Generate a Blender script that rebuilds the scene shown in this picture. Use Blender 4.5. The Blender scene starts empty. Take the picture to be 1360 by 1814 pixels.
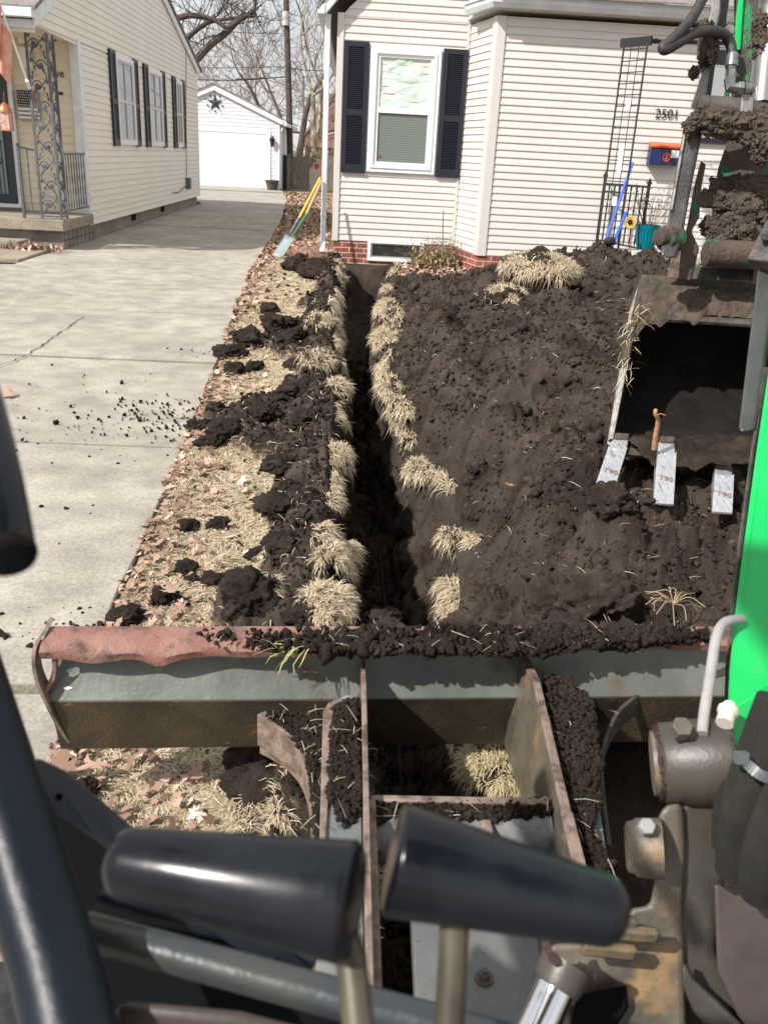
import bpy, math, random
import numpy as np
from mathutils import Vector, Matrix
rad = math.radians
random.seed(7); rng = np.random.default_rng(11)
scene = bpy.context.scene
COL = scene.collection
# ------------------------------------------------------------------ camera
CAM_H, FPX = 1.4, 1550.0
_p, _y, _r = rad(22.1), rad(3.05), rad(3.1)
Fw = Vector((math.sin(_y)*math.cos(_p), math.cos(_y)*math.cos(_p), -math.sin(_p)))
_r0 = Vector((math.cos(_y), -math.sin(_y), 0)); _u0 = _r0.cross(Fw)
Rt = _r0*math.cos(_r) + _u0*math.sin(_r); Up = _u0*math.cos(_r) - _r0*math.sin(_r)
CO = Vector((0, 0, CAM_H))
cam_d = bpy.data.cameras.new('camera'); cam = bpy.data.objects.new('camera', cam_d); COL.objects.link(cam)
cam.matrix_world = Matrix(((Rt.x, Up.x, -Fw.x, CO.x), (Rt.y, Up.y, -Fw.y, CO.y), (Rt.z, Up.z, -Fw.z, CO.z), (0, 0, 0, 1)))
cam_d.sensor_fit = 'VERTICAL'; cam_d.sensor_height = 24; cam_d.lens = 24*FPX/1814
cam_d.clip_start = 0.02; cam_d.clip_end = 2000
cam_d.dof.use_dof = True; cam_d.dof.focus_distance = 4.5; cam_d.dof.aperture_fstop = 7.0
scene.camera = cam
# ------------------------------------------------------------------ sky and sun
SUN_AZ_VEC = Vector((-0.75, -0.57, 0)).normalized(); SUN_EL = rad(44)
to_sun = Vector((SUN_AZ_VEC.x*math.cos(SUN_EL), SUN_AZ_VEC.y*math.cos(SUN_EL), math.sin(SUN_EL)))
w = bpy.data.worlds.new('World'); scene.world = w; w.use_nodes = True
nt = w.node_tree; nt.nodes.clear()
out = nt.nodes.new('ShaderNodeOutputWorld'); bg = nt.nodes.new('ShaderNodeBackground')
sky = nt.nodes.new('ShaderNodeTexSky'); sky.sky_type = 'NISHITA'; sky.sun_disc = False
sky.sun_elevation = SUN_EL; sky.sun_rotation = math.atan2(to_sun.x, to_sun.y)
sky.air_density = 1.0; sky.dust_density = 3.0; sky.ozone_density = 1.0
tc = nt.nodes.new('ShaderNodeTexCoord'); cn = nt.nodes.new('ShaderNodeTexNoise'); cn.inputs['Scale'].default_value = 2.6
cn.inputs['Detail'].default_value = 6; mpn = nt.nodes.new('ShaderNodeMapping'); mpn.inputs['Scale'].default_value = (1, 1, 2.6)
cr = nt.nodes.new('ShaderNodeValToRGB'); cr.color_ramp.elements[0].position = .3; cr.color_ramp.elements[1].position = .62
cr.color_ramp.elements[0].color = (.55, .55, .55, 1); cr.color_ramp.elements[1].color = (.95, .95, .95, 1)
mx = nt.nodes.new('ShaderNodeMixRGB'); mx.inputs[2].default_value = (10.2, 10.3, 10.5, 1)   # thin bright cloud over the blue
nt.links.new(tc.outputs['Generated'], mpn.inputs[0]); nt.links.new(mpn.outputs[0], cn.inputs['Vector'])
nt.links.new(cn.outputs['Fac'], cr.inputs[0]); nt.links.new(cr.outputs[0], mx.inputs[0])
nt.links.new(sky.outputs[0], mx.inputs[1]); nt.links.new(mx.outputs[0], bg.inputs[0]); nt.links.new(bg.outputs[0], out.inputs[0])
bg.inputs[1].default_value = 0.070
sl = bpy.data.lights.new('sun', 'SUN'); sl.energy = 4.5; sl.angle = rad(1.0); sl.color = (1.0, .96, .91)
so = bpy.data.objects.new('sun', sl); COL.objects.link(so); so.rotation_euler = (-to_sun).to_track_quat('-Z', 'Y').to_euler()
so.location = (0, 0, 30)
scene.view_settings.view_transform = 'Standard'; scene.view_settings.look = 'None'
scene.view_settings.gamma = 1.0; scene.view_settings.exposure = 0.46
# ------------------------------------------------------------------ measuring helpers (photo pixel -> real place)
def ray(x, y): return Fw + Rt*((x-680)/FPX) - Up*((y-907)/FPX)
def oz(x, y, z=0.0): d = ray(x, y); return CO + d*((z-CAM_H)/d.z)
def oy(x, y, Y): d = ray(x, y); return CO + d*(Y/d.y)
def ox(x, y, X): d = ray(x, y); return CO + d*(X/d.x)
def dp(x, y, t): return CO + ray(x, y)*t
def V(*a): return Vector(a)
# ------------------------------------------------------------------ object helpers
def tag(o, label=None, cat=None, group=None, kind=None):
    if label: o['label'] = label
    if cat: o['category'] = cat
    if group: o['group'] = group
    if kind: o['kind'] = kind
    return o
def thing(name, loc, label, cat, group=None):
    o = bpy.data.objects.new(name, None); COL.objects.link(o); o.location = loc; o.empty_display_size = .1
    return tag(o, label, cat, group)
def put(me, name, mat, parent):
    o = bpy.data.objects.new(name, me); COL.objects.link(o)
    if mat: me.materials.append(mat)
    if parent is not None:
        o.parent = parent
        o.matrix_parent_inverse = world_of(parent).inverted()
    return o
def world_of(p):
    m = Matrix.Translation(p.location)
    return (world_of(p.parent) @ p.matrix_parent_inverse @ m) if p.parent else m
class MB:
    def __init__(s): s.v = []; s.f = []
    def add(s, vs, fs):
        b = len(s.v); s.v += [tuple(v) for v in vs]; s.f += [tuple(b+i for i in f) for f in fs]; return s
    def ob(s, o, u, n, x0, x1, z0, z1, d0, d1):      # box in a wall frame: along u, up z, outward n
        o = Vector(o); u = Vector(u).normalized(); n = Vector(n).normalized(); k = V(0, 0, 1)
        vs = [o+u*x+k*z+n*d for d in (d0, d1) for z in (z0, z1) for x in (x0, x1)]
        return s.add(vs, [(0, 2, 3, 1), (4, 5, 7, 6), (0, 1, 5, 4), (2, 6, 7, 3), (0, 4, 6, 2), (1, 3, 7, 5)])
    def box(s, a, b):
        return s.ob((0, 0, 0), (1, 0, 0), (0, 1, 0), a[0], b[0], a[2], b[2], a[1], b[1])
    def bar(s, a, b, w, h, up=(0, 0, 1)):            # rectangular bar from a to b
        a = Vector(a); b = Vector(b); d = (b-a).normalized(); up = Vector(up)
        sd = d.cross(up)
        if sd.length < 1e-3: sd = d.cross(V(1, 0, 0))
        sd.normalize(); uu = sd.cross(d)
        vs = [p+sd*(i*w/2)+uu*(j*h/2) for p in (a, b) for i, j in ((-1, -1), (1, -1), (1, 1), (-1, 1))]
        return s.add(vs, [(3, 2, 1, 0), (4, 5, 6, 7), (0, 1, 5, 4), (1, 2, 6, 5), (2, 3, 7, 6), (3, 0, 4, 7)])
    def prism(s, pts, vec):
        n = len(pts); vec = Vector(vec); pts = [Vector(p) for p in pts]
        return s.add(pts+[p+vec for p in pts], [tuple(range(n)), tuple(range(2*n-1, n-1, -1))]+[(i, i+n, (i+1) % n+n, (i+1) % n) for i in range(n)])
    def tube(s, pts, r, n=10, cap=True):
        pts = [Vector(p) for p in pts]; m = len(pts)
        if not hasattr(r, '__len__'): r = [r]*m
        t0 = (pts[1]-pts[0]).normalized(); a = t0.cross(V(0, 0, 1))
        if a.length < .05: a = t0.cross(V(1, 0, 0))
        a.normalize(); vs = []
        for i, p in enumerate(pts):
            t = (pts[min(i+1, m-1)]-pts[max(i-1, 0)])
            t = t.normalized() if t.length > 1e-9 else t0
            a = (a-t*a.dot(t)).normalized(); b = t.cross(a)
            vs += [p+(a*math.cos(2*math.pi*k/n)+b*math.sin(2*math.pi*k/n))*r[i] for k in range(n)]
        fs = [(i*n+k, i*n+(k+1) % n, (i+1)*n+(k+1) % n, (i+1)*n+k) for i in range(m-1) for k in range(n)]
        if cap: fs += [tuple(range(n-1, -1, -1)), tuple((m-1)*n+k for k in range(n))]
        return s.add(vs, fs)
    def cyl(s, a, b, r, r2=None, n=20): return s.tube([a, b], [r, r if r2 is None else r2], n)
    def lathe(s, a, b, prof, n=24):                  # prof: list of (t along a-b, radius)
        a = Vector(a); b = Vector(b); return s.tube([a+(b-a)*t for t, _ in prof], [q for _, q in prof], n)
    def ball(s, c, r, n=10, m=7, sc=(1, 1, 1)):
        vs = [V(c[0]+r*sc[0]*math.sin(math.pi*j/m)*math.cos(2*math.pi*i/n), c[1]+r*sc[1]*math.sin(math.pi*j/m)*math.sin(2*math.pi*i/n), c[2]+r*sc[2]*math.cos(math.pi*j/m)) for j in range(m+1) for i in range(n)]
        return s.add(vs, [(j*n+i, (j+1)*n+i, (j+1)*n+(i+1) % n, j*n+(i+1) % n) for j in range(m) for i in range(n)])
    def build(s, name, mat, parent=None, smooth=False, bevel=0, seg=2, angle=40):
        me = bpy.data.meshes.new(name); me.from_pydata(s.v, [], s.f); me.update()
        o = put(me, name, mat, parent)
        if bevel:
            import bmesh
            bm = bmesh.new(); bm.from_mesh(me); bmesh.ops.recalc_face_normals(bm, faces=bm.faces); bm.to_mesh(me); bm.free()
            b = o.modifiers.new('bevel', 'BEVEL'); b.width = bevel; b.segments = seg; b.limit_method = 'ANGLE'; b.angle_limit = rad(35)
        if smooth or bevel:
            me.polygons.foreach_set('use_smooth', [True]*len(me.polygons))
            try: me.set_sharp_from_angle(angle=rad(angle))
            except Exception: pass
        return o
def curve(pts, n=8):                                  # Catmull-Rom through points
    P = [Vector(p) for p in pts]; P = [P[0]*2-P[1]]+P+[P[-1]*2-P[-2]]; o = []
    for i in range(1, len(P)-2):
        for k in range(n):
            t = k/n; a, b, c, d = P[i-1:i+3]
            o.append(.5*((2*b)+(c-a)*t+(2*a-5*b+4*c-d)*t*t+(3*b-a-3*c+d)*t**3))
    return o+[P[-2]]
def npmesh(name, v, f, mat, parent=None, smooth=True, attrs=None):
    v = np.asarray(v, dtype=np.float32).reshape(-1, 3); f = np.asarray(f, dtype=np.int32)
    me = bpy.data.meshes.new(name); k = f.shape[1]; m = len(f)
    me.vertices.add(len(v)); me.vertices.foreach_set('co', v.ravel())
    me.loops.add(m*k); me.loops.foreach_set('vertex_index', f.ravel())
    me.polygons.add(m); me.polygons.foreach_set('loop_start', np.arange(0, m*k, k, dtype=np.int32))
    try: me.polygons.foreach_set('loop_total', np.full(m, k, dtype=np.int32))
    except Exception: pass
    if smooth: me.polygons.foreach_set('use_smooth', np.ones(m, dtype=bool))
    for an, av in (attrs or {}).items():
        a = me.attributes.new(an, 'FLOAT', 'POINT'); a.data.foreach_set('value', np.asarray(av, dtype=np.float32).ravel())
    me.update(calc_edges=True); me.validate()
    return put(me, name, mat, parent)
# ------------------------------------------------------------------ numpy noise
def hsh(ix, iy, s=0, iz=0):
    n = (ix.astype(np.int64)*374761393 + iy.astype(np.int64)*668265263 + np.asarray(iz).astype(np.int64)*2147483629 + s*974634777) & 0xffffffff
    n = ((n ^ (n >> 13))*1274126177) & 0xffffffff; n = ((n ^ (n >> 16))*2246822519) & 0xffffffff
    return ((n ^ (n >> 15)) & 0xffffff)/float(0xffffff)
def vn(x, y, s=0, z=None):
    x = np.asarray(x, float); y = np.asarray(y, float)
    ix = np.floor(x); iy = np.floor(y); fx = x-ix; fy = y-iy; fx = fx*fx*(3-2*fx); fy = fy*fy*(3-2*fy)
    def lay(iz): return (hsh(ix, iy, s, iz)*(1-fx)+hsh(ix+1, iy, s, iz)*fx)*(1-fy)+(hsh(ix, iy+1, s, iz)*(1-fx)+hsh(ix+1, iy+1, s, iz)*fx)*fy
    if z is None: return lay(np.zeros_like(ix))*2-1
    z = np.asarray(z, float); iz = np.floor(z); fz = z-iz; fz = fz*fz*(3-2*fz)
    return (lay(iz)*(1-fz)+lay(iz+1)*fz)*2-1
def fbm(x, y, s=0, o=4, z=None, g=.5):
    t = 0; a = 1.0; k = 1.0
    for i in range(o):
        t = t+a*vn(x*k, y*k, s+i*17, None if z is None else z*k); a *= g; k *= 2.03
    return t
def lumps(x, y, cell, s=0):                          # crumbly rounded lumps of soil
    ix = np.floor(x/cell); iy = np.floor(y/cell); best = np.zeros_like(x)
    for dx in (-1, 0, 1):
        for dy in (-1, 0, 1):
            cx = ix+dx; cy = iy+dy; px = (cx+hsh(cx, cy, s))*cell; py = (cy+hsh(cx, cy, s+1))*cell
            R = cell*(.25+.55*hsh(cx, cy, s+2)); q = R*R-(x-px)**2-(y-py)**2*(.7+.6*hsh(cx, cy, s+3))
            best = np.maximum(best, np.sqrt(np.maximum(q, 0)))
    return best
# ------------------------------------------------------------------ materials
def mat(name, col, rough=.7, metal=0., c2=None, scale=20., lo=.4, hi=.6, c3=None, s3=6., lo3=.55, hi3=.7, bump=0., bscale=None, attr=None, detail=6, spec=.5, coord='Object', stretch=(1, 1, 1), alpha=1., r2=None):
    m = bpy.data.materials.new(name); m.use_nodes = True; t = m.node_tree; N = t.nodes; L = t.links
    b = N['Principled BSDF']; b.inputs['Roughness'].default_value = rough; b.inputs['Metallic'].default_value = metal
    b.inputs['Specular IOR Level'].default_value = spec
    c = (*col, 1); src = None
    tcn = N.new('ShaderNodeTexCoord'); mp = N.new('ShaderNodeMapping'); mp.inputs['Scale'].default_value = stretch; L.new(tcn.outputs[coord], mp.inputs[0])
    def noise(sc, d=detail):
        n = N.new('ShaderNodeTexNoise'); n.inputs['Scale'].default_value = sc; n.inputs['Detail'].default_value = d; n.inputs['Roughness'].default_value = .6
        L.new(mp.outputs[0], n.inputs['Vector']); return n
    def ramp(fac, a, bb, ca, cb):
        r = N.new('ShaderNodeValToRGB'); r.color_ramp.elements[0].position = a; r.color_ramp.elements[1].position = bb
        r.color_ramp.elements[0].color = ca; r.color_ramp.elements[1].color = cb; L.new(fac, r.inputs[0]); return r
    if attr:
        a = N.new('ShaderNodeAttribute'); a.attribute_name = attr; r = ramp(a.outputs['Fac'], 0, 1, c, (*(c2 or col), 1))
        if c3:
            e = r.color_ramp.elements.new(.9); e.color = (*(c2 or col), 1); r.color_ramp.elements[-1].color = (*c3, 1)
        src = r.outputs[0]
    elif c2:
        n = noise(scale); r = ramp(n.outputs['Fac'], lo, hi, c, (*c2, 1)); src = r.outputs[0]
        if r2 is not None:
            rr = ramp(n.outputs['Fac'], lo, hi, (rough,)*3+(1,), (r2,)*3+(1,)); L.new(rr.outputs[0], b.inputs['Roughness'])
    if c3 and not attr:
        n3 = noise(s3); r3 = ramp(n3.outputs['Fac'], lo3, hi3, (0, 0, 0, 1), (1, 1, 1, 1))
        mm = N.new('ShaderNodeMixRGB'); L.new(r3.outputs[0], mm.inputs[0])
        if src: L.new(src, mm.inputs[1])
        else: mm.inputs[1].default_value = c
        mm.inputs[2].default_value = (*c3, 1); src = mm.outputs[0]
        if metal:
            im = N.new('ShaderNodeMath'); im.operation = 'MULTIPLY_ADD'; L.new(r3.outputs[0], im.inputs[0]); im.inputs[1].default_value = -metal; im.inputs[2].default_value = metal; L.new(im.outputs[0], b.inputs['Metallic'])
    if src: L.new(src, b.inputs['Base Color'])
    else: b.inputs['Base Color'].default_value = c
    if bump:
        nb = noise(bscale or scale*2, 8); bp = N.new('ShaderNodeBump'); bp.inputs['Strength'].default_value = bump; bp.inputs['Distance'].default_value = .01
        L.new(nb.outputs['Fac'], bp.inputs['Height']); L.new(bp.outputs[0], b.inputs['Normal'])
    return m
M = {}
M['soil'] = mat('soil', (.020, .0145, .0115), .95, c2=(.082, .061, .048), scale=5, lo=.32, hi=.7, c3=(.115, .085, .058), s3=45, lo3=.60, hi3=.72, bump=1., bscale=130, spec=.15)
M['soil_dark'] = mat('soil dark', (.016, .012, .010), .95, c2=(.05, .037, .029), scale=9, lo=.35, hi=.7, bump=1., bscale=150, spec=.15)
M['soil_damp_dim'] = mat('soil damp dim', (.020, .014, .010), .95, c2=(.055, .038, .027), scale=12, lo=.4, hi=.7, c3=(.12, .09, .05), s3=60, lo3=.66, hi3=.75, bump=1., bscale=120, spec=.2)  # damp tone lowered so the colour carries the bucket's inner shade
M['straw'] = mat('straw', (.34, .255, .165), .8, c2=(.66, .56, .41), c3=(.42, .36, .21), attr='rnd', spec=.2)
M['straw_green'] = mat('straw green', (.38, .29, .17), .8, c2=(.66, .56, .36), c3=(.26, .30, .10), attr='rnd', spec=.2)
M['leaf'] = mat('leaf', (.15, .085, .055), .75, c2=(.50, .33, .25), c3=(.66, .55, .47), attr='rnd', spec=.25)
M['siding_r'] = mat('cream vinyl siding', (.61, .575, .535), .45, c2=(.66, .625, .585), scale=3, lo=.3, hi=.7, bump=.05, bscale=40)
M['siding_l'] = mat('ivory vinyl siding', (.74, .70, .62), .5, c2=(.80, .765, .69), scale=2, lo=.3, hi=.7)
M['siding_porch'] = mat('yellowish vinyl siding', (.68, .61, .47), .5, c2=(.74, .67, .53), scale=2)
M['white_siding'] = mat('white siding', (.68, .71, .74), .5)
M['white'] = mat('white paint', (.78, .79, .80), .45, c2=(.70, .71, .72), scale=8, lo=.55, hi=.75)
M['bluewhite'] = mat('white aluminium', (.70, .74, .78), .35, c2=(.60, .64, .68), scale=6)
M['trim_cream'] = mat('cream trim', (.62, .58, .54), .45)
M['shutter'] = mat('black shutter', (.012, .014, .024), .45)
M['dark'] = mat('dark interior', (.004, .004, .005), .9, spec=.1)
M['shingle'] = mat('grey shingle', (.16, .15, .145), .95, c2=(.26, .235, .21), scale=14, lo=.35, hi=.65, bump=.4, bscale=80)
M['brownroof'] = mat('brown shingle', (.13, .07, .055), .95, c2=(.20, .11, .085), scale=10, bump=.3)
M['iron'] = mat('wrought iron', (.075, .085, .10), .55, c2=(.13, .14, .155), scale=15, c3=(.12, .07, .045), s3=9, lo3=.62, hi3=.7)
M['blackiron'] = mat('black iron', (.018, .018, .02), .5)
M['fencewood'] = mat('weathered wood', (.11, .10, .085), .9, c2=(.20, .185, .155), scale=5, stretch=(6, 6, .6), bump=.4)
M['bark'] = mat('dark bark', (.05, .04, .034), .95, c2=(.105, .088, .075), scale=9, bump=.8, bscale=25, stretch=(2, 2, .6))
M['bark_pale'] = mat('pale bark', (.15, .125, .085), .95, c2=(.36, .32, .24), scale=3, lo=.45, hi=.6, bump=.4)
M['twig'] = mat('twig', (.12, .095, .08), .95)
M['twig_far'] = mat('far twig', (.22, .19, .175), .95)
M['rubber'] = mat('black rubber hose', (.018, .018, .019), .55, c2=(.035, .034, .033), scale=60, bump=.15, bscale=400)
M['leafplant'] = mat('dry plant', (.13, .085, .045), .85, c2=(.42, .33, .17), attr='rnd')
def concrete(name, a, b_, c, speck):
    m = mat(name, a, .9, c2=b_, scale=1.1, lo=.3, hi=.7, c3=None, bump=.35, bscale=90, detail=10)
    t = m.node_tree; N = t.nodes; L = t.links; b = N['Principled BSDF']; src = b.inputs['Base Color'].links[0].from_socket
    n = N.new('ShaderNodeTexNoise'); n.inputs['Scale'].default_value = 75; n.inputs['Detail'].default_value = 5
    tcn = N.new('ShaderNodeTexCoord'); L.new(tcn.outputs['Object'], n.inputs['Vector'])
    r = N.new('ShaderNodeValToRGB'); r.color_ramp.elements[0].position = .33; r.color_ramp.elements[1].position = .66
    r.color_ramp.elements[0].color = (speck, speck, speck, 1); r.color_ramp.elements[1].color = (1.22, 1.2, 1.16, 1); L.new(n.outputs['Fac'], r.inputs[0])
    mm = N.new('ShaderNodeMixRGB'); mm.blend_type = 'MULTIPLY'; mm.inputs[0].default_value = 1; L.new(src, mm.inputs[1]); L.new(r.outputs[0], mm.inputs[2])
    n2 = N.new('ShaderNodeTexNoise'); n2.inputs['Scale'].default_value = 5; n2.inputs['Detail'].default_value = 8; L.new(tcn.outputs['Object'], n2.inputs['Vector'])
    r2 = N.new('ShaderNodeValToRGB'); r2.color_ramp.elements[0].position = .35; r2.color_ramp.elements[1].position = .65
    r2.color_ramp.elements[0].color = (c, c, c, 1); r2.color_ramp.elements[1].color = (1.08, 1.08, 1.08, 1); L.new(n2.outputs['Fac'], r2.inputs[0])
    m2 = N.new('ShaderNodeMixRGB'); m2.blend_type = 'MULTIPLY'; m2.inputs[0].default_value = 1; L.new(mm.outputs[0], m2.inputs[1]); L.new(r2.outputs[0], m2.inputs[2])
    L.new(m2.outputs[0], b.inputs['Base Color']); return m
M['concrete'] = concrete('driveway concrete', (.265, .24, .205), (.40, .365, .315), .78, .88)
M['concrete_step'] = concrete('step concrete', (.27, .235, .185), (.36, .31, .25), .8, .7)
M['block'] = concrete('block foundation', (.20, .18, .155), (.28, .255, .22), .8, .7)
def brickmat():
    m = bpy.data.materials.new('red brick'); m.use_nodes = True; t = m.node_tree; N = t.nodes; L = t.links; b = N['Principled BSDF']; b.inputs['Roughness'].default_value = .9
    tcn = N.new('ShaderNodeTexCoord'); sp = N.new('ShaderNodeSeparateXYZ'); L.new(tcn.outputs['Object'], sp.inputs[0])
    ad = N.new('ShaderNodeMath'); L.new(sp.outputs[0], ad.inputs[0]); L.new(sp.outputs[1], ad.inputs[1])
    cb = N.new('ShaderNodeCombineXYZ'); L.new(ad.outputs[0], cb.inputs[0]); L.new(sp.outputs[2], cb.inputs[1])
    br = N.new('ShaderNodeTexBrick'); br.inputs['Scale'].default_value = 1; br.inputs['Brick Width'].default_value = .205; br.inputs['Row Height'].default_value = .068
    br.inputs['Mortar Size'].default_value = .006; br.inputs['Color1'].default_value = (.21, .05, .038, 1); br.inputs['Color2'].default_value = (.31, .09, .065, 1)
    br.inputs['Mortar'].default_value = (.52, .42, .34, 1); L.new(cb.outputs[0], br.inputs['Vector'])
    n = N.new('ShaderNodeTexNoise'); n.inputs['Scale'].default_value = 25; L.new(tcn.outputs['Object'], n.inputs['Vector'])
    mm = N.new('ShaderNodeMixRGB'); mm.blend_type = 'OVERLAY'; mm.inputs[0].default_value = .5; L.new(br.outputs['Color'], mm.inputs[1]); L.new(n.outputs['Fac'], mm.inputs[2]); L.new(mm.outputs[0], b.inputs['Base Color'])
    bp = N.new('ShaderNodeBump'); bp.invert = True; bp.inputs['Strength'].default_value = .6; bp.inputs['Distance'].default_value = .005; L.new(br.outputs['Fac'], bp.inputs['Height']); L.new(bp.outputs[0], b.inputs['Normal'])
    return m
M['brick'] = brickmat()
def glassmat(name, tint=(.05, .055, .05), rough=.04):
    return mat(name, tint, rough, spec=1.0)
M['pane'] = glassmat('window pane')
M['pane_l'] = glassmat('window pane dark', (.03, .03, .035))
# ================================================================== GROUND
def ip(Y, tab): return np.interp(Y, [a for a, _ in tab], [b for _, b in tab])
XD = [(0, -.60), (1.0, -.62), (1.74, -.67), (2.49, -.71), (3.74, -.78), (5.23, -.84), (8, -1.02), (10.7, -1.19), (14, -1.30), (20, -1.5), (29, -2.0), (35, -2.6)]
XL = [(0, .07), (1.5, .08), (1.85, .07), (2.46, .05), (2.92, .02), (3.35, 0.), (4.07, .02), (5.1, .01), (6.33, -.05), (8.25, -.08), (12, -.08), (13, -.08)]
XR = [(0, .33), (1.84, .36), (2.3, .40), (2.6, .46), (3.15, .50), (3.79, .47), (4.28, .37), (4.7, .29), (5.13, .24), (6.38, .22), (8.35, .27), (9.5, .36), (11, .50), (12, .60), (13, .6)]
XF = [(0, .30), (2.4, .30), (4.3, .29), (5.13, .21), (6.38, .2), (8.35, .25), (9.5, .33), (12, .5), (13, .5)]
TR_D = .62
def xl(Y): return ip(Y, XL)-.012+.040*fbm(Y*3.1, Y*0, 5, 4)
def xr(Y): return ip(Y, XR)+.028*fbm(Y*2.7, Y*0+3, 9, 3)
def xd(Y): return ip(Y, XD)
def dirtmask(X, Y):                                   # 1 where loose soil covers the strip left of the trench
    wd = ip(Y, [(1.2, .12), (1.6, .34), (1.95, .30), (2.15, .38), (2.5, .36), (2.75, .34), (3, .38), (3.6, .36), (4.0, .34), (4.2, .62), (4.45, .74), (4.8, .62), (5.1, .34), (5.6, .28), (6.0, .30), (6.25, .5), (6.9, .62), (7.3, .4), (7.8, .26), (8.6, .34), (9.2, .16), (9.8, .30), (10.4, .2), (11.2, .36), (12, .3)])
    d = ip(Y, XL)-X
    return np.clip((wd+.10*fbm(X*4, Y*3, 31, 4)-d)/.05, 0, 1)
def leftheight(X, Y):
    m = dirtmask(X, Y); d = np.clip(ip(Y, XL)-X, 0, 2)
    rid = ip(Y, [(1.6, .06), (2.1, .09), (3, .07), (4.4, .09), (5.5, .10), (6.8, .16), (8.5, .15), (10, .10), (12, .06)])
    h = rid*np.exp(-((d-.10)/.16)**2)*(.6+.8*(vn(X*3, Y*2.2, 3)+.5))+.05
    k = .6+.4*np.clip(Y/4, 0, 2)
    h = h+.55*lumps(X, Y, .11*1.0, 11)+.5*lumps(X, Y, .05, 14)+.5*lumps(X, Y, .023, 15)
    return .014+m*h*np.clip(d/.10+.25, 0, 1)+.010*fbm(X*7, Y*7, 2, 4)-.05*np.clip((xd(Y)+.01-X)/.04, 0, 1)
# big sheet reaching the horizon, with the dug strip left open
gx0, gx1, gy0, gy1 = -.50, .85, .5, 12.5
S = MB()
for a, b in (((-400, -30), (gx0, 900)), ((gx1, -30), (400, 900)), ((gx0, -30), (gx1, gy0)), ((gx0, gy1), (gx1, 900))):
    S.add([(a[0], a[1], -.015), (b[0], a[1], -.015), (b[0], b[1], -.015), (a[0], b[1], -.015)], [(0, 1, 2, 3)])
M['lawn'] = mat('dormant lawn', (.13, .095, .055), .95, c2=(.33, .25, .14), scale=9, lo=.35, hi=.65, c3=(.20, .10, .06), s3=30, lo3=.55, hi3=.65, bump=.6, bscale=60)
tag(S.build('ground', M['lawn']), kind='structure')
# the dug strip: lawn edge, spoil ridge, trench walls and floor as one swept sheet
Ys = [.52]
while Ys[-1] < 12.5: Ys.append(Ys[-1]*1.0052)
Ys = np.array(Ys); nL, nW, nF, nR = 230, 60, 44, 16
def sweep():
    rows = []
    XLn, XRn, XDn, XFn = xl(Ys), xr(Ys), xd(Ys), ip(Ys, XF)
    XFn = np.minimum(XFn, XRn-.01)
    dep = TR_D*np.clip((12.42-Ys)/.22, 0, 1)*np.clip((Ys-.55)/.15, 0, 1)
    cols = []
    for j in range(nL):
        t = j/(nL-1); X = (XDn-.25)+(XLn-(XDn-.25))*t**.85; cols.append((X, Ys, leftheight(X, Ys), 'l'))
    top = cols[-1][2]
    for j in range(1, nW+1):
        t = j/nW; z = top*(1-t)-dep*t
        X = XLn+.05*t*np.minimum(1, dep/.3)-.02*math.sin(t*3.1)+.035*fbm(Ys*6, z*6, 41, 4)*math.sin(min(1, t*1.3)*3.14)*.9
        X = X+.35*lumps(Ys, z, .06, 43)+.4*lumps(Ys, z, .025, 44)*(dep > .05); cols.append((X, Ys, z, 'w'))
    for j in range(1, nF):
        t = j/nF; x0 = XLn+.05; X = x0+(XFn-x0)*t
        z = -dep+(.10*abs(t-.5)**2+.5*lumps(X, Ys, .09, 47)+.55*lumps(X, Ys, .035, 48)+.03*fbm(X*4, Ys*3, 49, 3))*(dep > .05); cols.append((X, Ys, z, 'f'))
    rt = .012+0*Ys
    for j in range(0, nW+1):
        t = j/nW; z = -dep*(1-t)+rt*t
        X = XFn+(XRn-XFn)*t**1.6+.03*fbm(Ys*5, z*5, 51, 4)*math.sin(t*3.14)
        X = X-(.6*lumps(Ys, z, .09, 53)+.6*lumps(Ys, z, .03, 54))*(dep > .05)*math.sin(min(1, t+.15)*3.14); cols.append((X, Ys, z, 'w'))
    for j in range(1, nR):
        X = XRn+(.9-0)*(j/(nR-1)); cols.append((X, Ys, .012+.01*fbm(X*6, Ys*6, 61, 3), 'r'))
    return cols
cols = sweep(); nc = len(cols)
vv = np.stack([np.stack([c[0], c[1], c[2]+0*Ys], 1) for c in cols], 1)      # rows x cols x 3
msk = np.stack([dirtmask(c[0], Ys) if c[3] == 'l' else (np.ones_like(Ys) if c[3] in 'wf' else np.ones_like(Ys)*.8) for c in cols], 1)
def gridfaces(nr, ncn):
    i = np.arange(nr-1)[:, None]*ncn+np.arange(ncn-1)[None]; i = i.ravel(); return np.stack([i, i+1, i+1+ncn, i+ncn], 1)
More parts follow.
